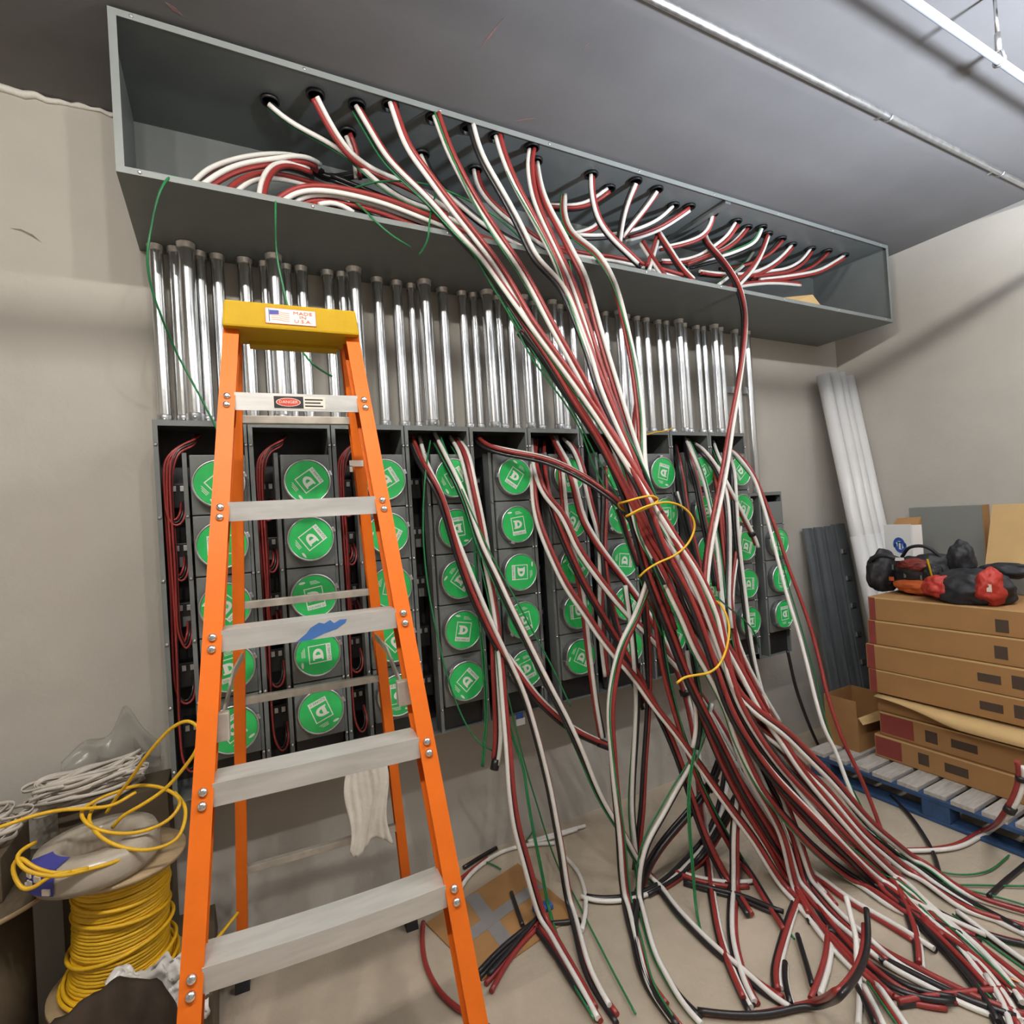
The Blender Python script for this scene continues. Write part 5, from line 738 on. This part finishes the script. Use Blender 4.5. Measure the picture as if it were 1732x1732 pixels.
# ================================================================== rag over the ladder brace
def cloth(fn, nu, nv, name, m, label, cat, loc, thick=.0):
    mb = MB()
    for i in range(nu+1):
        for j in range(nv+1): mb.v.append(tuple(fn(i/nu, j/nv)))
    for i in range(nu):
        for j in range(nv):
            a = i*(nv+1)+j; mb.f.append((a, a+1, a+nv+2, a+nv+1)); mb.sm.append(True)
    o = tag(mb.obj(name, m, None, 0, loc), label, cat)
    md = o.modifiers.new('thickness', 'SOLIDIFY'); md.thickness = thick or .002
    return o
zb = .75; vb = rvf(zb)+.017
def ragf(u, v):
    # v: along the hanging length, folded over the brace at v=.30 ; u: across
    L_ = (v-.30)*.46; w = .064+.014*(abs(L_)/.3); x = .178 + (u-.5)*2*w + .012*math.sin(v*9+u*4)
    f = .013*math.sin(u*15+v*3) + .007*math.sin(u*31+v*8)
    side = -1 if L_ > 0 else 1
    yy = vb + side*(.014 + .5*abs(f) + .003*abs(L_)) ; zz = zb + .016 - abs(L_)*(1+.08*math.sin(u*7))
    if abs(L_) < .018: yy = vb + side*.014*(abs(L_)/.018); zz = zb+.016 - .010*(abs(L_)/.018)**2
    return LP(x, yy, zz)
cloth(ragf, 28, 36, 'cotton_rag', 'rag', 'crumpled white rag draped over the rear brace of the ladder', 'rag', tuple(LP(.22, vb, zb)))

# ================================================================== cable spool and things around it
SP = Vector((-.345, 2.07, .285))
crate = solo(MB().box(-.475, -.10, 1.86, 2.30, .20, .285).box(-.475, -.435, 1.86, 2.30, 0, .20).box(-.14, -.10, 1.86, 2.30, 0, .20).box(-.435, -.14, 2.26, 2.30, 0, .20), 'wooden_crate', 'wood_d', 'dark wooden crate under the yellow cable spool', 'crate', (-.33, 2.08, 0), bevel=.004)
sp = thing('cable_spool', 'upright spool wound with yellow cable beside the ladder', 'cable spool', SP)
tilt = Matrix.Rotation(R_(4), 4, 'Y')
def spart(mb, name, m): 
    me = mb.mesh(name, m); return link(name, me, sp)
sp.rotation_euler = (0, R_(3), 0)
spart(MB().lathe([(.178, 0), (.178, .012), (.03, .012), (.03, 0)], (0, 0, 0), 'z', 48, True), 'bottom_flange', 'wood')
spart(MB().lathe([(.165, .352), (.165, .364), (.03, .364), (.03, .352)], (0, 0, 0), 'z', 48, True), 'top_flange', 'wood')
spart(MB().lathe([(.085, .012), (.085, .352)], (0, 0, 0), 'z', 32), 'core', 'wood_d')
pts = []; turns = 34
for layer in range(1):
    for i in range(turns*26):
        a = 2*math.pi*i/26; h = .020 + .325*i/(turns*26)
        rr_ = .118 + .016*max(0, 1-h/.10) + .004*noise.noise(Vector((a*.13, h*30, 1)))
        pts.append((rr_*math.cos(a), rr_*math.sin(a), h + .004*noise.noise(Vector((a*.3, 5, h*9)))))
spart(MB().tube(pts, .0058, 6), 'winding', 'rope')
for q in range(7):
    rnd = random.Random(q); h0 = (.022, .03, .04, .05, .13, .21, .27)[q]; rb = (.15, .142, .139, .136, .128, .126, .125)[q]; ph = rnd.random()*6.28; am = (.006, .014, .02, .03, .02, .018, .012)[q]
    spart(MB().tube([((rb+.004*math.sin(2*a+ph))*math.cos(a), (rb+.004*math.sin(2*a+ph))*math.sin(a), h0+am*math.sin(a+ph)+.01) for a in [2*math.pi*k/40 for k in range(41)]], .0056, 6, False), 'loose_turn', 'rope')
for pts in LOOPS:
    P = smooth_line(spline(pts, .012), 2)
    me = MB().tube(P, .0052, 8).mesh('loose_loop', 'rope', 0, tuple(SP)); o = link('loose_loop', me, sp); o.rotation_euler = (0, -R_(3), 0)
# wrapped white roll on the spool
rw_ = thing('wrapped_roll', 'white cable roll in plastic with a blue label on top of the spool', 'roll', (SP.x-.035, SP.y-.03, SP.z+.370))
def rpart(mb, name, m): return link(name, mb.mesh(name, m), rw_)
mb = MB()
for a in range(5):
    for b in range(4):
        rr_ = .105+.012*b; hh = .011+.0145*a
        mb.tube([(rr_*math.cos(t_), rr_*math.sin(t_), hh+.002*math.sin(3*t_+a)) for t_ in [2*math.pi*k/36 for k in range(37)]], .0072, 6, False)
rpart(mb, 'coil', 'pvc')
rpart(MB().lathe([(.085, .001), (.150, .001), (.158, .02), (.156, .055), (.146, .080), (.09, .083), (.082, .06), (.082, .02)], (0, 0, 0), 'z', 40, True), 'plastic_wrap', 'sheet')
mb = MB()
for k in range(8):
    a0, a1 = R_(195+k*6), R_(201+k*6)
    for (ra, ha, rb, hb) in ((.161, .018, .159, .056), (.159, .056, .147, .084), (.147, .084, .10, .087)):
        mb.quad((ra*math.cos(a0), ra*math.sin(a0), ha), (ra*math.cos(a1), ra*math.sin(a1), ha), (rb*math.cos(a1), rb*math.sin(a1), hb), (rb*math.cos(a0), rb*math.sin(a0), hb))
rpart(mb, 'blue_label', 'flagblue')
mb = MB()
for k, (aa, zz) in enumerate(((205, .03), (214, .045), (226, .062), (236, .03), (212, .068))):
    a = R_(aa); r_ = .162-.06*max(0, zz-.05); c_ = Vector((r_*math.cos(a), r_*math.sin(a), zz)); tn = Vector((-math.sin(a), math.cos(a), 0))*.011; up = Vector((0, 0, .008))
    n_ = Vector((math.cos(a), math.sin(a), 0))*.002
    mb.hexa([c_-tn-up-n_, c_+tn-up-n_, c_+tn-up+n_, c_-tn-up+n_], [c_-tn+up-n_, c_+tn+up-n_, c_+tn+up+n_, c_-tn+up+n_])
rpart(mb, 'label_print', 'sticker')
# coil of white pull tape in a clear bag
def tape_coil(cx, cy, cz, rx, ry, n, seed, label):
    rnd = random.Random(seed); t = thing('pull_tape_coil', label, 'tape coil', (cx, cy, cz), 'coils of white pull tape')
    for i in range(n):
        a_ = rnd.uniform(.55, 1.0); b_ = rnd.uniform(.25, .9); hz = rnd.uniform(0, .085); ph = rnd.uniform(-.35, .35); tl = rnd.uniform(-.12, .22); dx = rnd.uniform(-.015, .015)
        mb = MB(); N = 40; w = .0065
        for k in range(N+1):
            a = 2*math.pi*k/N; x_ = rx*a_*math.cos(a)+dx; y_ = ry*b_*math.sin(a); zz = hz + tl*x_ + .006*math.sin(3*a+ph*9) 
            p = Vector((x_*math.cos(ph)-y_*math.sin(ph), x_*math.sin(ph)+y_*math.cos(ph), zz)); tw = .8*math.sin(2*a+seed+i)
            d = Vector((math.sin(tw)*.5*math.cos(a), math.sin(tw)*.5*math.sin(a), math.cos(tw)))*w
            mb.v += [tuple(p-d), tuple(p+d)]
            if k: mb.f.append((2*k-2, 2*k, 2*k+1, 2*k-1)); mb.sm.append(True)
        o = link('tape_turn', mb.mesh('tape_turn', 'strap'), t); md = o.modifiers.new('thickness', 'SOLIDIFY'); md.thickness = .0012
    return t
reel_top = .70
DR = Vector((-.70, 2.16, 0))
dc = thing('tall_carton', 'dark carton behind the yellow cable spool, carrying the pull tape', 'box', (-.375, 2.39, 0))
part(MB().box(-.53, -.225, 2.305, 2.465, 0, .742), 'body', 'wood_d', dc, .004)
part(MB().box(-.40, -.36, 2.3045, 2.4655, .7425, .7432), 'tape_seam', 'tape', dc)
tc1 = tape_coil(-.455, 2.345, .752, .18, .095, 22, 3, 'tangled coil of white pull tape lying on the dark carton behind the wrapped roll')
tc2 = tape_coil(-.70, 2.16, .765, .15, .11, 12, 8, 'coil of white pull tape at the left frame edge')
# clear bag peak
bg = MB(); rows = 14
def bagf(u, v):
    x = -.545+.29*u; w_ = math.sin(math.pi*min(max(u, 0), 1))
    top = .855 + .065*w_*(1+.3*math.sin(u*9)) + .105*math.exp(-((u-.66)/.13)**2)
    return Vector((x, 2.448+.010*math.sin(u*17+v*5)+.010*math.sin(v*9), .765+(top-.765)*v))
cloth(bagf, 30, 16, 'clear_bag', 'clear', 'clear plastic bag crumpled up behind the pull tape', 'plastic bag', (-.40, 2.45, .765), .0008)
# dark reel at the left edge
dr = thing('dark_reel', 'dark empty cable reel at the lower left corner', 'cable reel', DR)
def dpart(mb, name, m): return link(name, mb.mesh(name, m), dr)
dpart(MB().lathe([(.215, .60), (.22, .606), (.22, .616), (.215, .622), (.03, .622), (.03, .60)], (0, 0, 0), 'z', 56, True), 'top_flange', 'wood_d')
dpart(MB().lathe([(.2205, .604), (.2235, .606), (.2235, .616), (.2205, .618)], (0, 0, 0), 'z', 56, True), 'flange_rim', 'wood')
dpart(MB().lathe([(.22, 0), (.22, .022), (.03, .022), (.03, 0)], (0, 0, 0), 'z', 56, True), 'bottom_flange', 'wood_d')
dpart(MB().lathe([(.13, .022), (.13, .60)], (0, 0, 0), 'z', 40), 'core', 'wood_d')
# box under the second tape coil so that it rests on the reel
solo(MB().box(-.85, -.60, 2.05, 2.30, .623, .745), 'parts_carton', 'wood_d', 'small dark carton on the dark reel under the pull tape', 'box', (-.71, 2.16, .623), bevel=.003)
# dark bag in front of the spool
tb = blob((-.335, 1.70, .20), (.155, .145, .275), 12, .30, 1.5, 5, -.199)
for i_, v_ in enumerate(tb.v):          # gathered peak towards the ladder
    x_, y_, z_ = v_; k_ = math.exp(-((x_+.225)/.05)**2)*max(0, (z_-.2)/.28); tb.v[i_] = (x_+.02*k_, y_, z_+.055*k_)
solo(tb, 'rubbish_bag', 'trash', 'dark brown rubbish bag standing in front of the spool', 'bag', (-.335, 1.70, 0))
def sheetf(u, v):
    top = Vector((-.36+.25*u, 1.90+.02*math.sin(u*9), .40+.015*math.sin(u*14)+.02*u)); bot = Vector((-.26+.15*u, 1.845, .305-.05*u+.02*math.sin(u*11)))
    p = top.lerp(bot, v); c1 = noise.noise(Vector((u*5, v*4, 2))); c2 = noise.noise(Vector((u*11, v*9, 7)))
    return p + Vector((.01*c2, -.035*abs(c1)-.018*abs(c2)+.01, .022*c2))
cloth(sheetf, 40, 26, 'plastic_sheet', 'sheet2', 'crumpled pale plastic sheet between the spool and the ladder', 'plastic sheet', (-.22, 1.86, .30), .0012)
# loose yellow cable tuft behind the ladder leg
yc = thing('cable_tuft', 'short tuft of yellow cable ends behind the ladder leg', 'cable', (-.2, 2.0, .286))
for q in range(5):
    part(MB().tube(spline([(-.20+.006*q, 2.0-.012*q, .291), (-.12+.004*q, 2.03-.005*q, .300+.006*q), (-.075+.012*q, 2.06+.006*q, .325+.007*q)], .02), .0052, 7), 'cable_end', 'rope', yc)

# ================================================================== cardboard sheet with duct tape
cs = thing('cardboard_sheet', 'flattened cardboard on the floor crossed by grey duct tape', 'cardboard', (.9, 2.05, 0))
part(MB().hexa([(.63, 2.17, .001), (.71, 1.80, .001), (1.17, 1.89, .001), (1.12, 2.30, .001)], [(.63, 2.17, .006), (.71, 1.80, .006), (1.17, 1.89, .006), (1.12, 2.30, .006)]), 'sheet', 'card', cs)
def strip(a, b, w, z):
    a, b = Vector(a), Vector(b); d = (b-a).normalized(); n = Vector((-d.y, d.x, 0))*w/2
    return MB().hexa([(*(a-n)[:2], z), (*(b-n)[:2], z), (*(b+n)[:2], z), (*(a+n)[:2], z)], [(*(a-n)[:2], z+.0008), (*(b-n)[:2], z+.0008), (*(b+n)[:2], z+.0008), (*(a+n)[:2], z+.0008)])
part(strip((.85, 2.22, 0), (.86, 1.84, 0), .06, .0062), 'tape_strip', 'tape', cs)
part(strip((.68, 1.99, 0), (1.13, 2.12, 0), .055, .0071), 'tape_strip', 'tape', cs)
solo(MB().box(1.02, 1.10, 1.955, 1.995, .0075, .030), 'snack_wrapper', 'bluetape', 'small blue and orange wrapper on the cardboard sheet', 'wrapper', (1.06, 1.97, .0075), bevel=.006)
tg = thing('hanging_tag', 'small white tag with blue top hanging below the fifth panel', 'tag', (1.128, 2.2, .70))
part(MB().box(1.105, 1.150, 2.196, 2.2, .672, .702), 'white_half', 'pvc', tg, .001); part(MB().box(1.108, 1.142, 2.196, 2.2, .702, .728), 'blue_half', 'blue', tg, .001)

# ================================================================== pallet with stacked boxes
pl = thing('blue_pallet', 'blue painted pallet with worn pale deck boards by the right wall', 'pallet', (2.96, 1.5, 0))
for k in range(12):
    y1 = 2.10-k*.118; wv = .094
    part(MB().box(2.962+.006*((k*7) % 3), 4.06, y1-wv, y1, .118, .140), 'deck_board', 'greywood', pl, .003)
for x in (2.965, 3.46, 3.95):
    part(MB().box(x, x+.10, .69, 2.10, .096, .1178), 'stringer', 'bluewood', pl, .003)
    for y in (.70, 1.40, 1.98): part(MB().box(x+.002, x+.098, y, y+.12, .0165, .0958), 'block', 'bluewood', pl, .004)
    part(MB().box(x, x+.10, .69, 2.10, 0, .0163), 'bottom_board', 'bluewood', pl, .003)
def carton_box(x0, x1, y0, y1, z0, z1, label, prints, red=True):
    t = thing('long_carton', label, 'box', ((x0+x1)/2, (y0+y1)/2, z0), 'long cartons stacked on the pallet')
    part(MB().box(x0, x1, y0, y1, z0, z1), 'body', 'card', t, .0035)
    part(MB().box(x0-.0006, x0, y0+.01, y1-.005, z1-.0085, z1-.0005), 'top_seam', 'card_lt', t)
    for (ya, yb, za, zb_, m) in prints:
        part(MB().box(x0-.0012, x0-.0002, ya, yb, za, zb_), 'print', m, t)
    return t
E_ = .0012; zs_ = [.1412, .268, .398, .505, .635, .773, .907, 1.037]
FX = 3.166
inf = [('lowest of the stacked cartons, with a red end panel', FX, 1.838, [(1.70, 1.832, .155, .255, 'card_red'), (1.57, 1.62, .175, .235, 'card_ink'), (1.40, 1.50, .180, .225, 'card_ink')]),
       ('carton second from the bottom of the stack, red end panel', FX+.012, 1.810, [(1.64, 1.804, .283, .385, 'card_red'), (1.53, 1.585, .30, .36, 'card_ink'), (1.36, 1.47, .31, .352, 'card_ink')]),
       None,
       ('carton fourth from the bottom of the stack', FX-.006, 1.842, [(1.80, 1.836, .507, .632, 'card_red'), (1.24, 1.33, .545, .585, 'card_ink'), (1.15, 1.20, .54, .60, 'card_ink')]),
       ('carton third from the top of the stack', FX-.008, 1.846, [(1.80, 1.84, .637, .769, 'card_red'), (1.24, 1.33, .68, .72, 'card_ink'), (1.15, 1.20, .675, .735, 'card_ink')]),
       ('carton second from the top of the stack', FX, 1.832, [(1.79, 1.826, .776, .903, 'card_red'), (1.21, 1.26, .80, .86, 'card_ink')]),
       ('topmost stacked carton, under the tool bags', FX+.002, 1.822, [(1.785, 1.816, .911, 1.032, 'card_red'), (1.20, 1.25, .925, .985, 'card_ink')])]
for k, d in enumerate(inf):
    if d is None: continue
    carton_box(d[1], 3.98, .72, d[2], zs_[k]+E_, zs_[k+1]-E_, d[0], d[3])
# the torn, bulging carton (third from the bottom)
tb_ = thing('long_carton', 'torn carton with a bulging open top flap in the middle of the stack', 'box', (3.5, 1.3, zs_[2]), 'long cartons stacked on the pallet')
part(MB().box(FX+.02, 3.98, .72, 1.82, zs_[2]+E_, zs_[3]-E_), 'body', 'card', tb_, .003)
mb = MB(); N = 16
for i in range(N+1):
    y = 1.80-1.06*i/N; s_ = i/N; sag = .062*min(1, s_/.35)**2*(1-.15*s_)
    mb.v += [(FX+.016, y, zs_[3]-.006), (FX-.03-.02*min(1, s_*2), y, zs_[3]-.008-.45*sag), (FX-.045-.03*min(1, s_*2), y, zs_[3]-.012-sag)]
    if i:
        a = 3*(i-1)
        for q in (0, 1): mb.f.append((a+q, a+q+1, a+q+4, a+q+3)); mb.sm.append(True)
o = part(mb, 'torn_flap', 'card_lt', tb_); md = o.modifiers.new('thickness', 'SOLIDIFY'); md.thickness = .003
# small open box on the pallet corner
sb = thing('small_open_box', 'small open cardboard box on the pallet corner by the wall', 'box', (3.25, 2.03, .1402))
part(MB().box(3.13, 3.40, 1.905, 1.909, .141, .335).box(3.13, 3.40, 2.092, 2.096, .141, .43).box(3.13, 3.134, 1.909, 2.092, .141, .43).box(3.396, 3.40, 1.909, 2.092, .141, .43).box(3.134, 3.396, 1.909, 2.092, .141, .145), 'body', 'card', sb)
part(MB().hexa([(3.14, 1.905, .333), (3.39, 1.905, .333), (3.37, 1.86, .30), (3.12, 1.87, .31)], [(3.14, 1.905, .336), (3.39, 1.905, .336), (3.37, 1.86, .303), (3.12, 1.87, .313)]), 'flap', 'card_lt', sb)

# ================================================================== leaning white covers and grey panels
def leaning(a, b, r, name, m, label, group, cat):
    a, b = Vector(a), Vector(b); t = thing(name, label, cat, a, group)
    mb = MB().tube([a, b], r, 18, True); part(mb, 'shell', m, t)
    d = (b-a).normalized(); part(MB().tube([a, a+d*((1.33-a.z)/d.z)], r*1.045, 18, True), 'clear_sleeve', m, t); return t
for k, (x, dz) in enumerate(((3.80, 0), (3.895, .02), (3.985, .022), (4.07, 0))):
    leaning((x+.005, 2.06-.006*(k % 2), .1402+.002), (x, 2.385-.012*(k % 2), 2.47+dz), .0425, 'white_pipe', 'pvc', '%s white plastic pipe from the left leaning in the corner' % ordinal(k), 'white pipes leaning in the corner', 'pipe')
for k in range(5):
    x = 3.553+.060*k; dy = .026*(k % 2)
    t = thing('grey_cover_strip', '%s dark grey metal strip from the left leaning on the wall' % ordinal(k), 'metal strip', (x, 2.30, .02), 'grey strips leaning in the corner')
    zt, zb_ = 1.40-.01*(k % 2), .02
    part(MB().hexa([(x, 2.285+dy, zb_), (x+.05, 2.285+dy, zb_), (x+.05, 2.300+dy, zb_), (x, 2.305+dy, zb_)], [(x, 2.435+dy*.3, zt), (x+.05, 2.435+dy*.3, zt), (x+.05, 2.455+dy*.3, zt), (x, 2.455+dy*.3, zt)]), 'web', 'greyp', t, .002)
    part(MB().hexa([(x+.044, 2.262+dy, zb_), (x+.05, 2.262+dy, zb_), (x+.05, 2.285+dy, zb_), (x+.044, 2.285+dy, zb_)], [(x+.044, 2.412+dy*.3, zt), (x+.05, 2.412+dy*.3, zt), (x+.05, 2.435+dy*.3, zt), (x+.044, 2.435+dy*.3, zt)]), 'edge_fold', 'greyp', t)
gc = thing('grey_channel', 'dark grey metal channel with small clips beside the leaning strips', 'metal channel', (3.86, 2.28, .02))
x = 3.858
def gy(z): return 2.26+.145*(z-.02)/1.38
part(MB().hexa([(x, gy(.02), .02), (x+.11, gy(.02), .02), (x+.11, gy(.02)+.04, .02), (x, gy(.02)+.04, .02)], [(x, gy(1.41), 1.41), (x+.11, gy(1.41), 1.41), (x+.11, gy(1.41)+.04, 1.41), (x, gy(1.41)+.04, 1.41)]), 'channel', 'greyp', gc, .003)
for z in (1.22, 1.03, .84, .64, .45):
    part(MB().hexa([(x+.01, gy(z)-.014, z-.02), (x+.06, gy(z)-.014, z-.02), (x+.06, gy(z), z-.02), (x+.01, gy(z), z-.02)], [(x+.015, gy(z)-.008, z+.012), (x+.06, gy(z)-.008, z+.012), (x+.06, gy(z)+.004, z+.012), (x+.015, gy(z)+.004, z+.012)]), 'clip', 'zinc', gc, .002)

# ================================================================== things on the cartons
ZT = 1.0372
gb = thing('grey_carton', 'big flat grey carton standing against the right wall behind the bags', 'box', (4.08, 1.90, ZT))
part(MB().box(4.045, 4.125, 1.62, 2.02, ZT, 1.50), 'body', 'grey_box', gb, .004); part(MB().box(4.044, 4.126, 1.615, 1.6195, ZT, 1.50), 'taped_edge', 'card', gb)
wb = thing('white_paper_box', 'white paper box printed with a blue loop logo, on the top carton', 'box', (3.56, 1.86, ZT))
part(MB().hexa([(3.53, 1.755, ZT), (3.62, 1.745, ZT), (3.62, 1.805, ZT), (3.53, 1.805, ZT)], [(3.535, 1.755, 1.41), (3.62, 1.745, 1.41), (3.62, 1.805, 1.41), (3.535, 1.805, 1.41)]), 'back_part', 'pvc', wb)
part(MB().hexa([(3.53, 1.755, ZT), (3.53, 1.755, ZT), (3.53, 1.90, ZT), (3.53, 1.90, ZT)], [(3.535, 1.755, 1.41), (3.535, 1.755, 1.41), (3.535, 1.895, 1.425), (3.535, 1.895, 1.425)]) if False else MB().box(3.527, 3.532, 1.757, 1.905, ZT, 1.418), 'front_panel', 'pvc', wb)
part(MB().box(3.532, 3.62, 1.80, 1.905, ZT, 1.40), 'body', 'pvc', wb, .002)
part(MB().hexa([(3.60, 1.757, 1.40), (3.64, 1.757, 1.40), (3.64, 1.90, 1.40), (3.60, 1.90, 1.40)], [(3.63, 1.75, 1.455), (3.634, 1.75, 1.455), (3.634, 1.88, 1.45), (3.63, 1.88, 1.45)]), 'lid_flap', 'card', wb)
# loop logo: two interlocked hooks
mb = MB(); yc_, zc_ = 1.822, 1.295; X_ = 3.5262
def hook(sgn):
    pts = []
    for k in range(13):
        a = R_(-20+k*18); pts.append((X_, yc_ + sgn*(.004+.026*math.cos(a)*1), zc_ + sgn*(.036*math.sin(a))))
    return pts
for s in (1, -1):
    P = [Vector(p) for p in hook(s)]
    for k in range(len(P)-1):
        w0 = .0075*math.sin(math.pi*(k+.7)/14)+.003; w1 = .0075*math.sin(math.pi*(k+1.7)/14)+.003
        c = Vector((X_, yc_, zc_)); a, b = P[k], P[k+1]; na = (a-c).normalized()*w0; nb = (b-c).normalized()*w1
        mb.quad(a-na, a+na, b+nb, b-nb)
mb.box(X_-.0003, X_+.0003, yc_-.012, yc_-.005, zc_-.022, zc_+.018).box(X_-.0003, X_+.0003, yc_+.005, yc_+.012, zc_-.018, zc_+.022).box(X_-.0003, X_+.0003, yc_-.012, yc_+.012, zc_+.012, zc_+.020)
part(mb, 'logo', 'blue', wb)
# yellow cardboard: open box with raised lid
yb = thing('open_carton', 'pale open carton with a raised lid at the right edge', 'box', (3.9, 1.3, ZT))
part(MB().box(3.62, 4.0, .85, 1.42, ZT, ZT+.10), 'tray', 'grey_box', yb, .003)
part(MB().hexa([(3.93, .85, ZT+.10), (3.935, .85, ZT+.10), (3.935, 1.58, ZT+.10), (3.93, 1.58, ZT+.10)], [(3.985, .85, 1.50), (3.99, .85, 1.50), (3.99, 1.545, 1.50), (3.985, 1.545, 1.50)]), 'lid', 'card_lt', yb)
part(MB().hexa([(3.61, .86, ZT+.101), (3.93, .86, ZT+.101), (3.93, 1.43, ZT+.101), (3.61, 1.40, ZT+.101)], [(3.61, .86, ZT+.104), (3.93, .86, ZT+.104), (3.93, 1.43, ZT+.104), (3.61, 1.40, ZT+.104)]), 'inner_flap', 'sticker', yb)
# tool bag (black with dark red body)
tb2 = thing('tool_bag', 'black tool bag with dark red body and orange tags on the cartons', 'tool bag', (3.45, 1.78, ZT))
part(blob((3.44, 1.66, ZT+.105), (.115, .165, .125), 11, .24, 1.7, 5, -.104), 'body', 'bagblack', tb2)
part(blob((3.41, 1.862, ZT+.105), (.105, .070, .135), 5, .24, 1.7, 5, -.104), 'end_pocket', 'bagblack', tb2)
part(blob((3.345, 1.665, ZT+.165), (.040, .080, .036), 2, .24, 1.7, 5), 'red_flap', 'bagdark', tb2)
part(blob((3.335, 1.645, ZT+.046), (.045, .12, .044), 6, .24, 1.7, 5, -.045), 'orange_pocket', 'bagorange', tb2)
part(blob((3.335, 1.57, ZT+.115), (.035, .05, .06), 8, .24, 1.7, 5), 'side_pouch', 'bagblack', tb2)
part(MB().tube(spline([(3.42, 1.76, ZT+.200), (3.39, 1.70, ZT+.258), (3.39, 1.62, ZT+.262), (3.42, 1.55, ZT+.19)], .015), .009, 8), 'handle', 'bagblack', tb2)
part(MB().tube(spline([(3.34, 1.90, ZT+.16), (3.315, 1.85, ZT+.205), (3.315, 1.79, ZT+.215), (3.34, 1.72, ZT+.19)], .015), .013, 8), 'strap', 'bagblack', tb2)
part(MB().tube(spline([(3.30, 1.575, ZT+.205), (3.295, 1.565, ZT+.16), (3.30, 1.555, ZT+.11), (3.30, 1.53, ZT+.10)], .012), .005, 8), 'yellow_cord', 'yellow', tb2)
for yy_, zz_, s_ in ((1.70, .11, .006), (1.62, .10, .005), (1.76, .15, .005)):
    part(MB().box(3.318, 3.326, yy_-s_, yy_+s_, ZT+zz_-.014, ZT+zz_+.014), 'buckle', 'galv', tb2, .002)
part(MB().box(3.318, 3.323, 1.70, 1.745, ZT+.188, ZT+.206), 'white_tag', 'pvc', tb2)
part(MB().box(3.306, 3.311, 1.752, 1.778, ZT+.075, ZT+.097), 'orange_tag', 'bagorange', tb2, .002)
# red and black bag hanging over the edge
rb = thing('red_black_bag', 'red and black tool pouch slumped over the carton edge', 'tool bag', (3.30, 1.42, ZT))
part(blob((3.28, 1.37, ZT+.062), (.125, .16, .105), 21, .24, 1.7, 5, -.061), 'body', 'bagblack', rb)
part(blob((3.235, 1.49, ZT+.070), (.075, .075, .065), 9, .24, 1.7, 5, -.0695), 'red_side', 'bagred', rb)
part(blob((3.225, 1.285, ZT+.085), (.075, .060, .085), 14, .24, 1.7, 5, -.084), 'red_panel', 'bagred', rb)
part(blob((3.36, 1.45, ZT+.20), (.055, .06, .095), 17, .24, 1.7, 5), 'upright_pouch', 'bagblack', rb)
part(blob((3.40, 1.28, ZT+.150), (.05, .11, .04), 19, .24, 1.7, 5), 'folded_strap', 'bagblack', rb)
part(MB().box(3.158, 3.1595, 1.25, 1.285, ZT+.075, ZT+.11), 'white_patch', 'sticker', rb)
# cardboard scrap in the trough
cx_ = thing('cardboard_scrap', 'folded cardboard scrap lying in the right end of the trough', 'cardboard', (3.05, 2.02, TZ0+.004))
part(MB().hexa([(2.90, 1.985, TZ0+.0045), (3.20, 1.975, TZ0+.0045), (3.20, 1.979, TZ0+.0045), (2.90, 1.989, TZ0+.0045)], [(2.905, 2.03, TZ0+.055), (3.175, 2.02, TZ0+.105), (3.175, 2.024, TZ0+.105), (2.905, 2.034, TZ0+.055)]), 'front_flap', 'card_lt', cx_)
part(MB().hexa([(2.905, 2.034, TZ0+.055), (3.175, 2.024, TZ0+.105), (3.18, 2.14, TZ0+.0045), (2.90, 2.14, TZ0+.0045)], [(2.905, 2.034, TZ0+.058), (3.175, 2.024, TZ0+.108), (3.18, 2.144, TZ0+.0075), (2.90, 2.144, TZ0+.0075)]), 'back_flap', 'card', cx_)

# ================================================================== pipes under the ceiling
p1 = thing('ceiling_conduit', 'thin shiny conduit running along the ceiling in front of the trough', 'conduit', (.2, 1.262, 3.21))
part(MB().tube([(-1.5, 1.262, 3.205), (WX-.002, 1.262, 3.205)], .0135, 12), 'tube', 'zinc', p1)
for x in (.6, 2.592, 3.6):
    part(MB().tube([(x, 1.262+.017*math.cos(a), 3.205+.017*math.sin(a)) for a in [math.pi*(1+k/8) for k in range(9)]], .003, 6), 'strap', 'zinc', p1); part(MB().box(x-.008, x+.008, 1.279, 1.315, CZ-.004, CZ-.0005), 'strap_foot', 'zinc', p1)
p2 = thing('hung_pipe', 'grey pipe hung on rods across the upper right corner of the ceiling', 'pipe', (2, .80, 3.02))
PZ = 3.02; PY = .843*(PZ-1.6)/1.5
part(MB().tube([(-.5, PY, PZ-.022), (WX-.002, PY, PZ-.022)], .0115, 16), 'tube', 'pipe', p2)
for x in (.9, 2.33):
    part(MB().tube([(x, PY, PZ+.06), (x, PY, CZ)], .0055, 8), 'rod', 'galv', p2)
    part(MB().tube([(x, PY+.015*math.cos(a), PZ-.022+.015*math.sin(a)+(.018 if math.sin(a) > .8 else 0)) for a in [2*math.pi*k/20 for k in range(21)]], .0045, 8, False), 'ring_hanger', 'zinc', p2)
    part(MB().tube([(x, PY, PZ+.012), (x, PY, PZ+.07)], .009, 6), 'hanger_nut', 'zinc', p2)
part(MB().lathe([(.030, -.03), (.034, -.03), (.034, .03), (.030, .03)], (0, 0, 0), 'z', 16, True), 'coupling', 'zinc', p2)
for o in p2.children:
    if o.name.startswith('coupling'):
        o.data = MB().tube([(2.56, PY, PZ-.022), (2.64, PY, PZ-.022)], .017, 16).mesh('coupling', 'zinc', 0, tuple(p2.location)); o.location = (0, 0, 0)
part(MB().tube([(2.60, PY, PZ), (2.60, PY, PZ+.05)], .012, 10), 'branch', 'copper', p2)
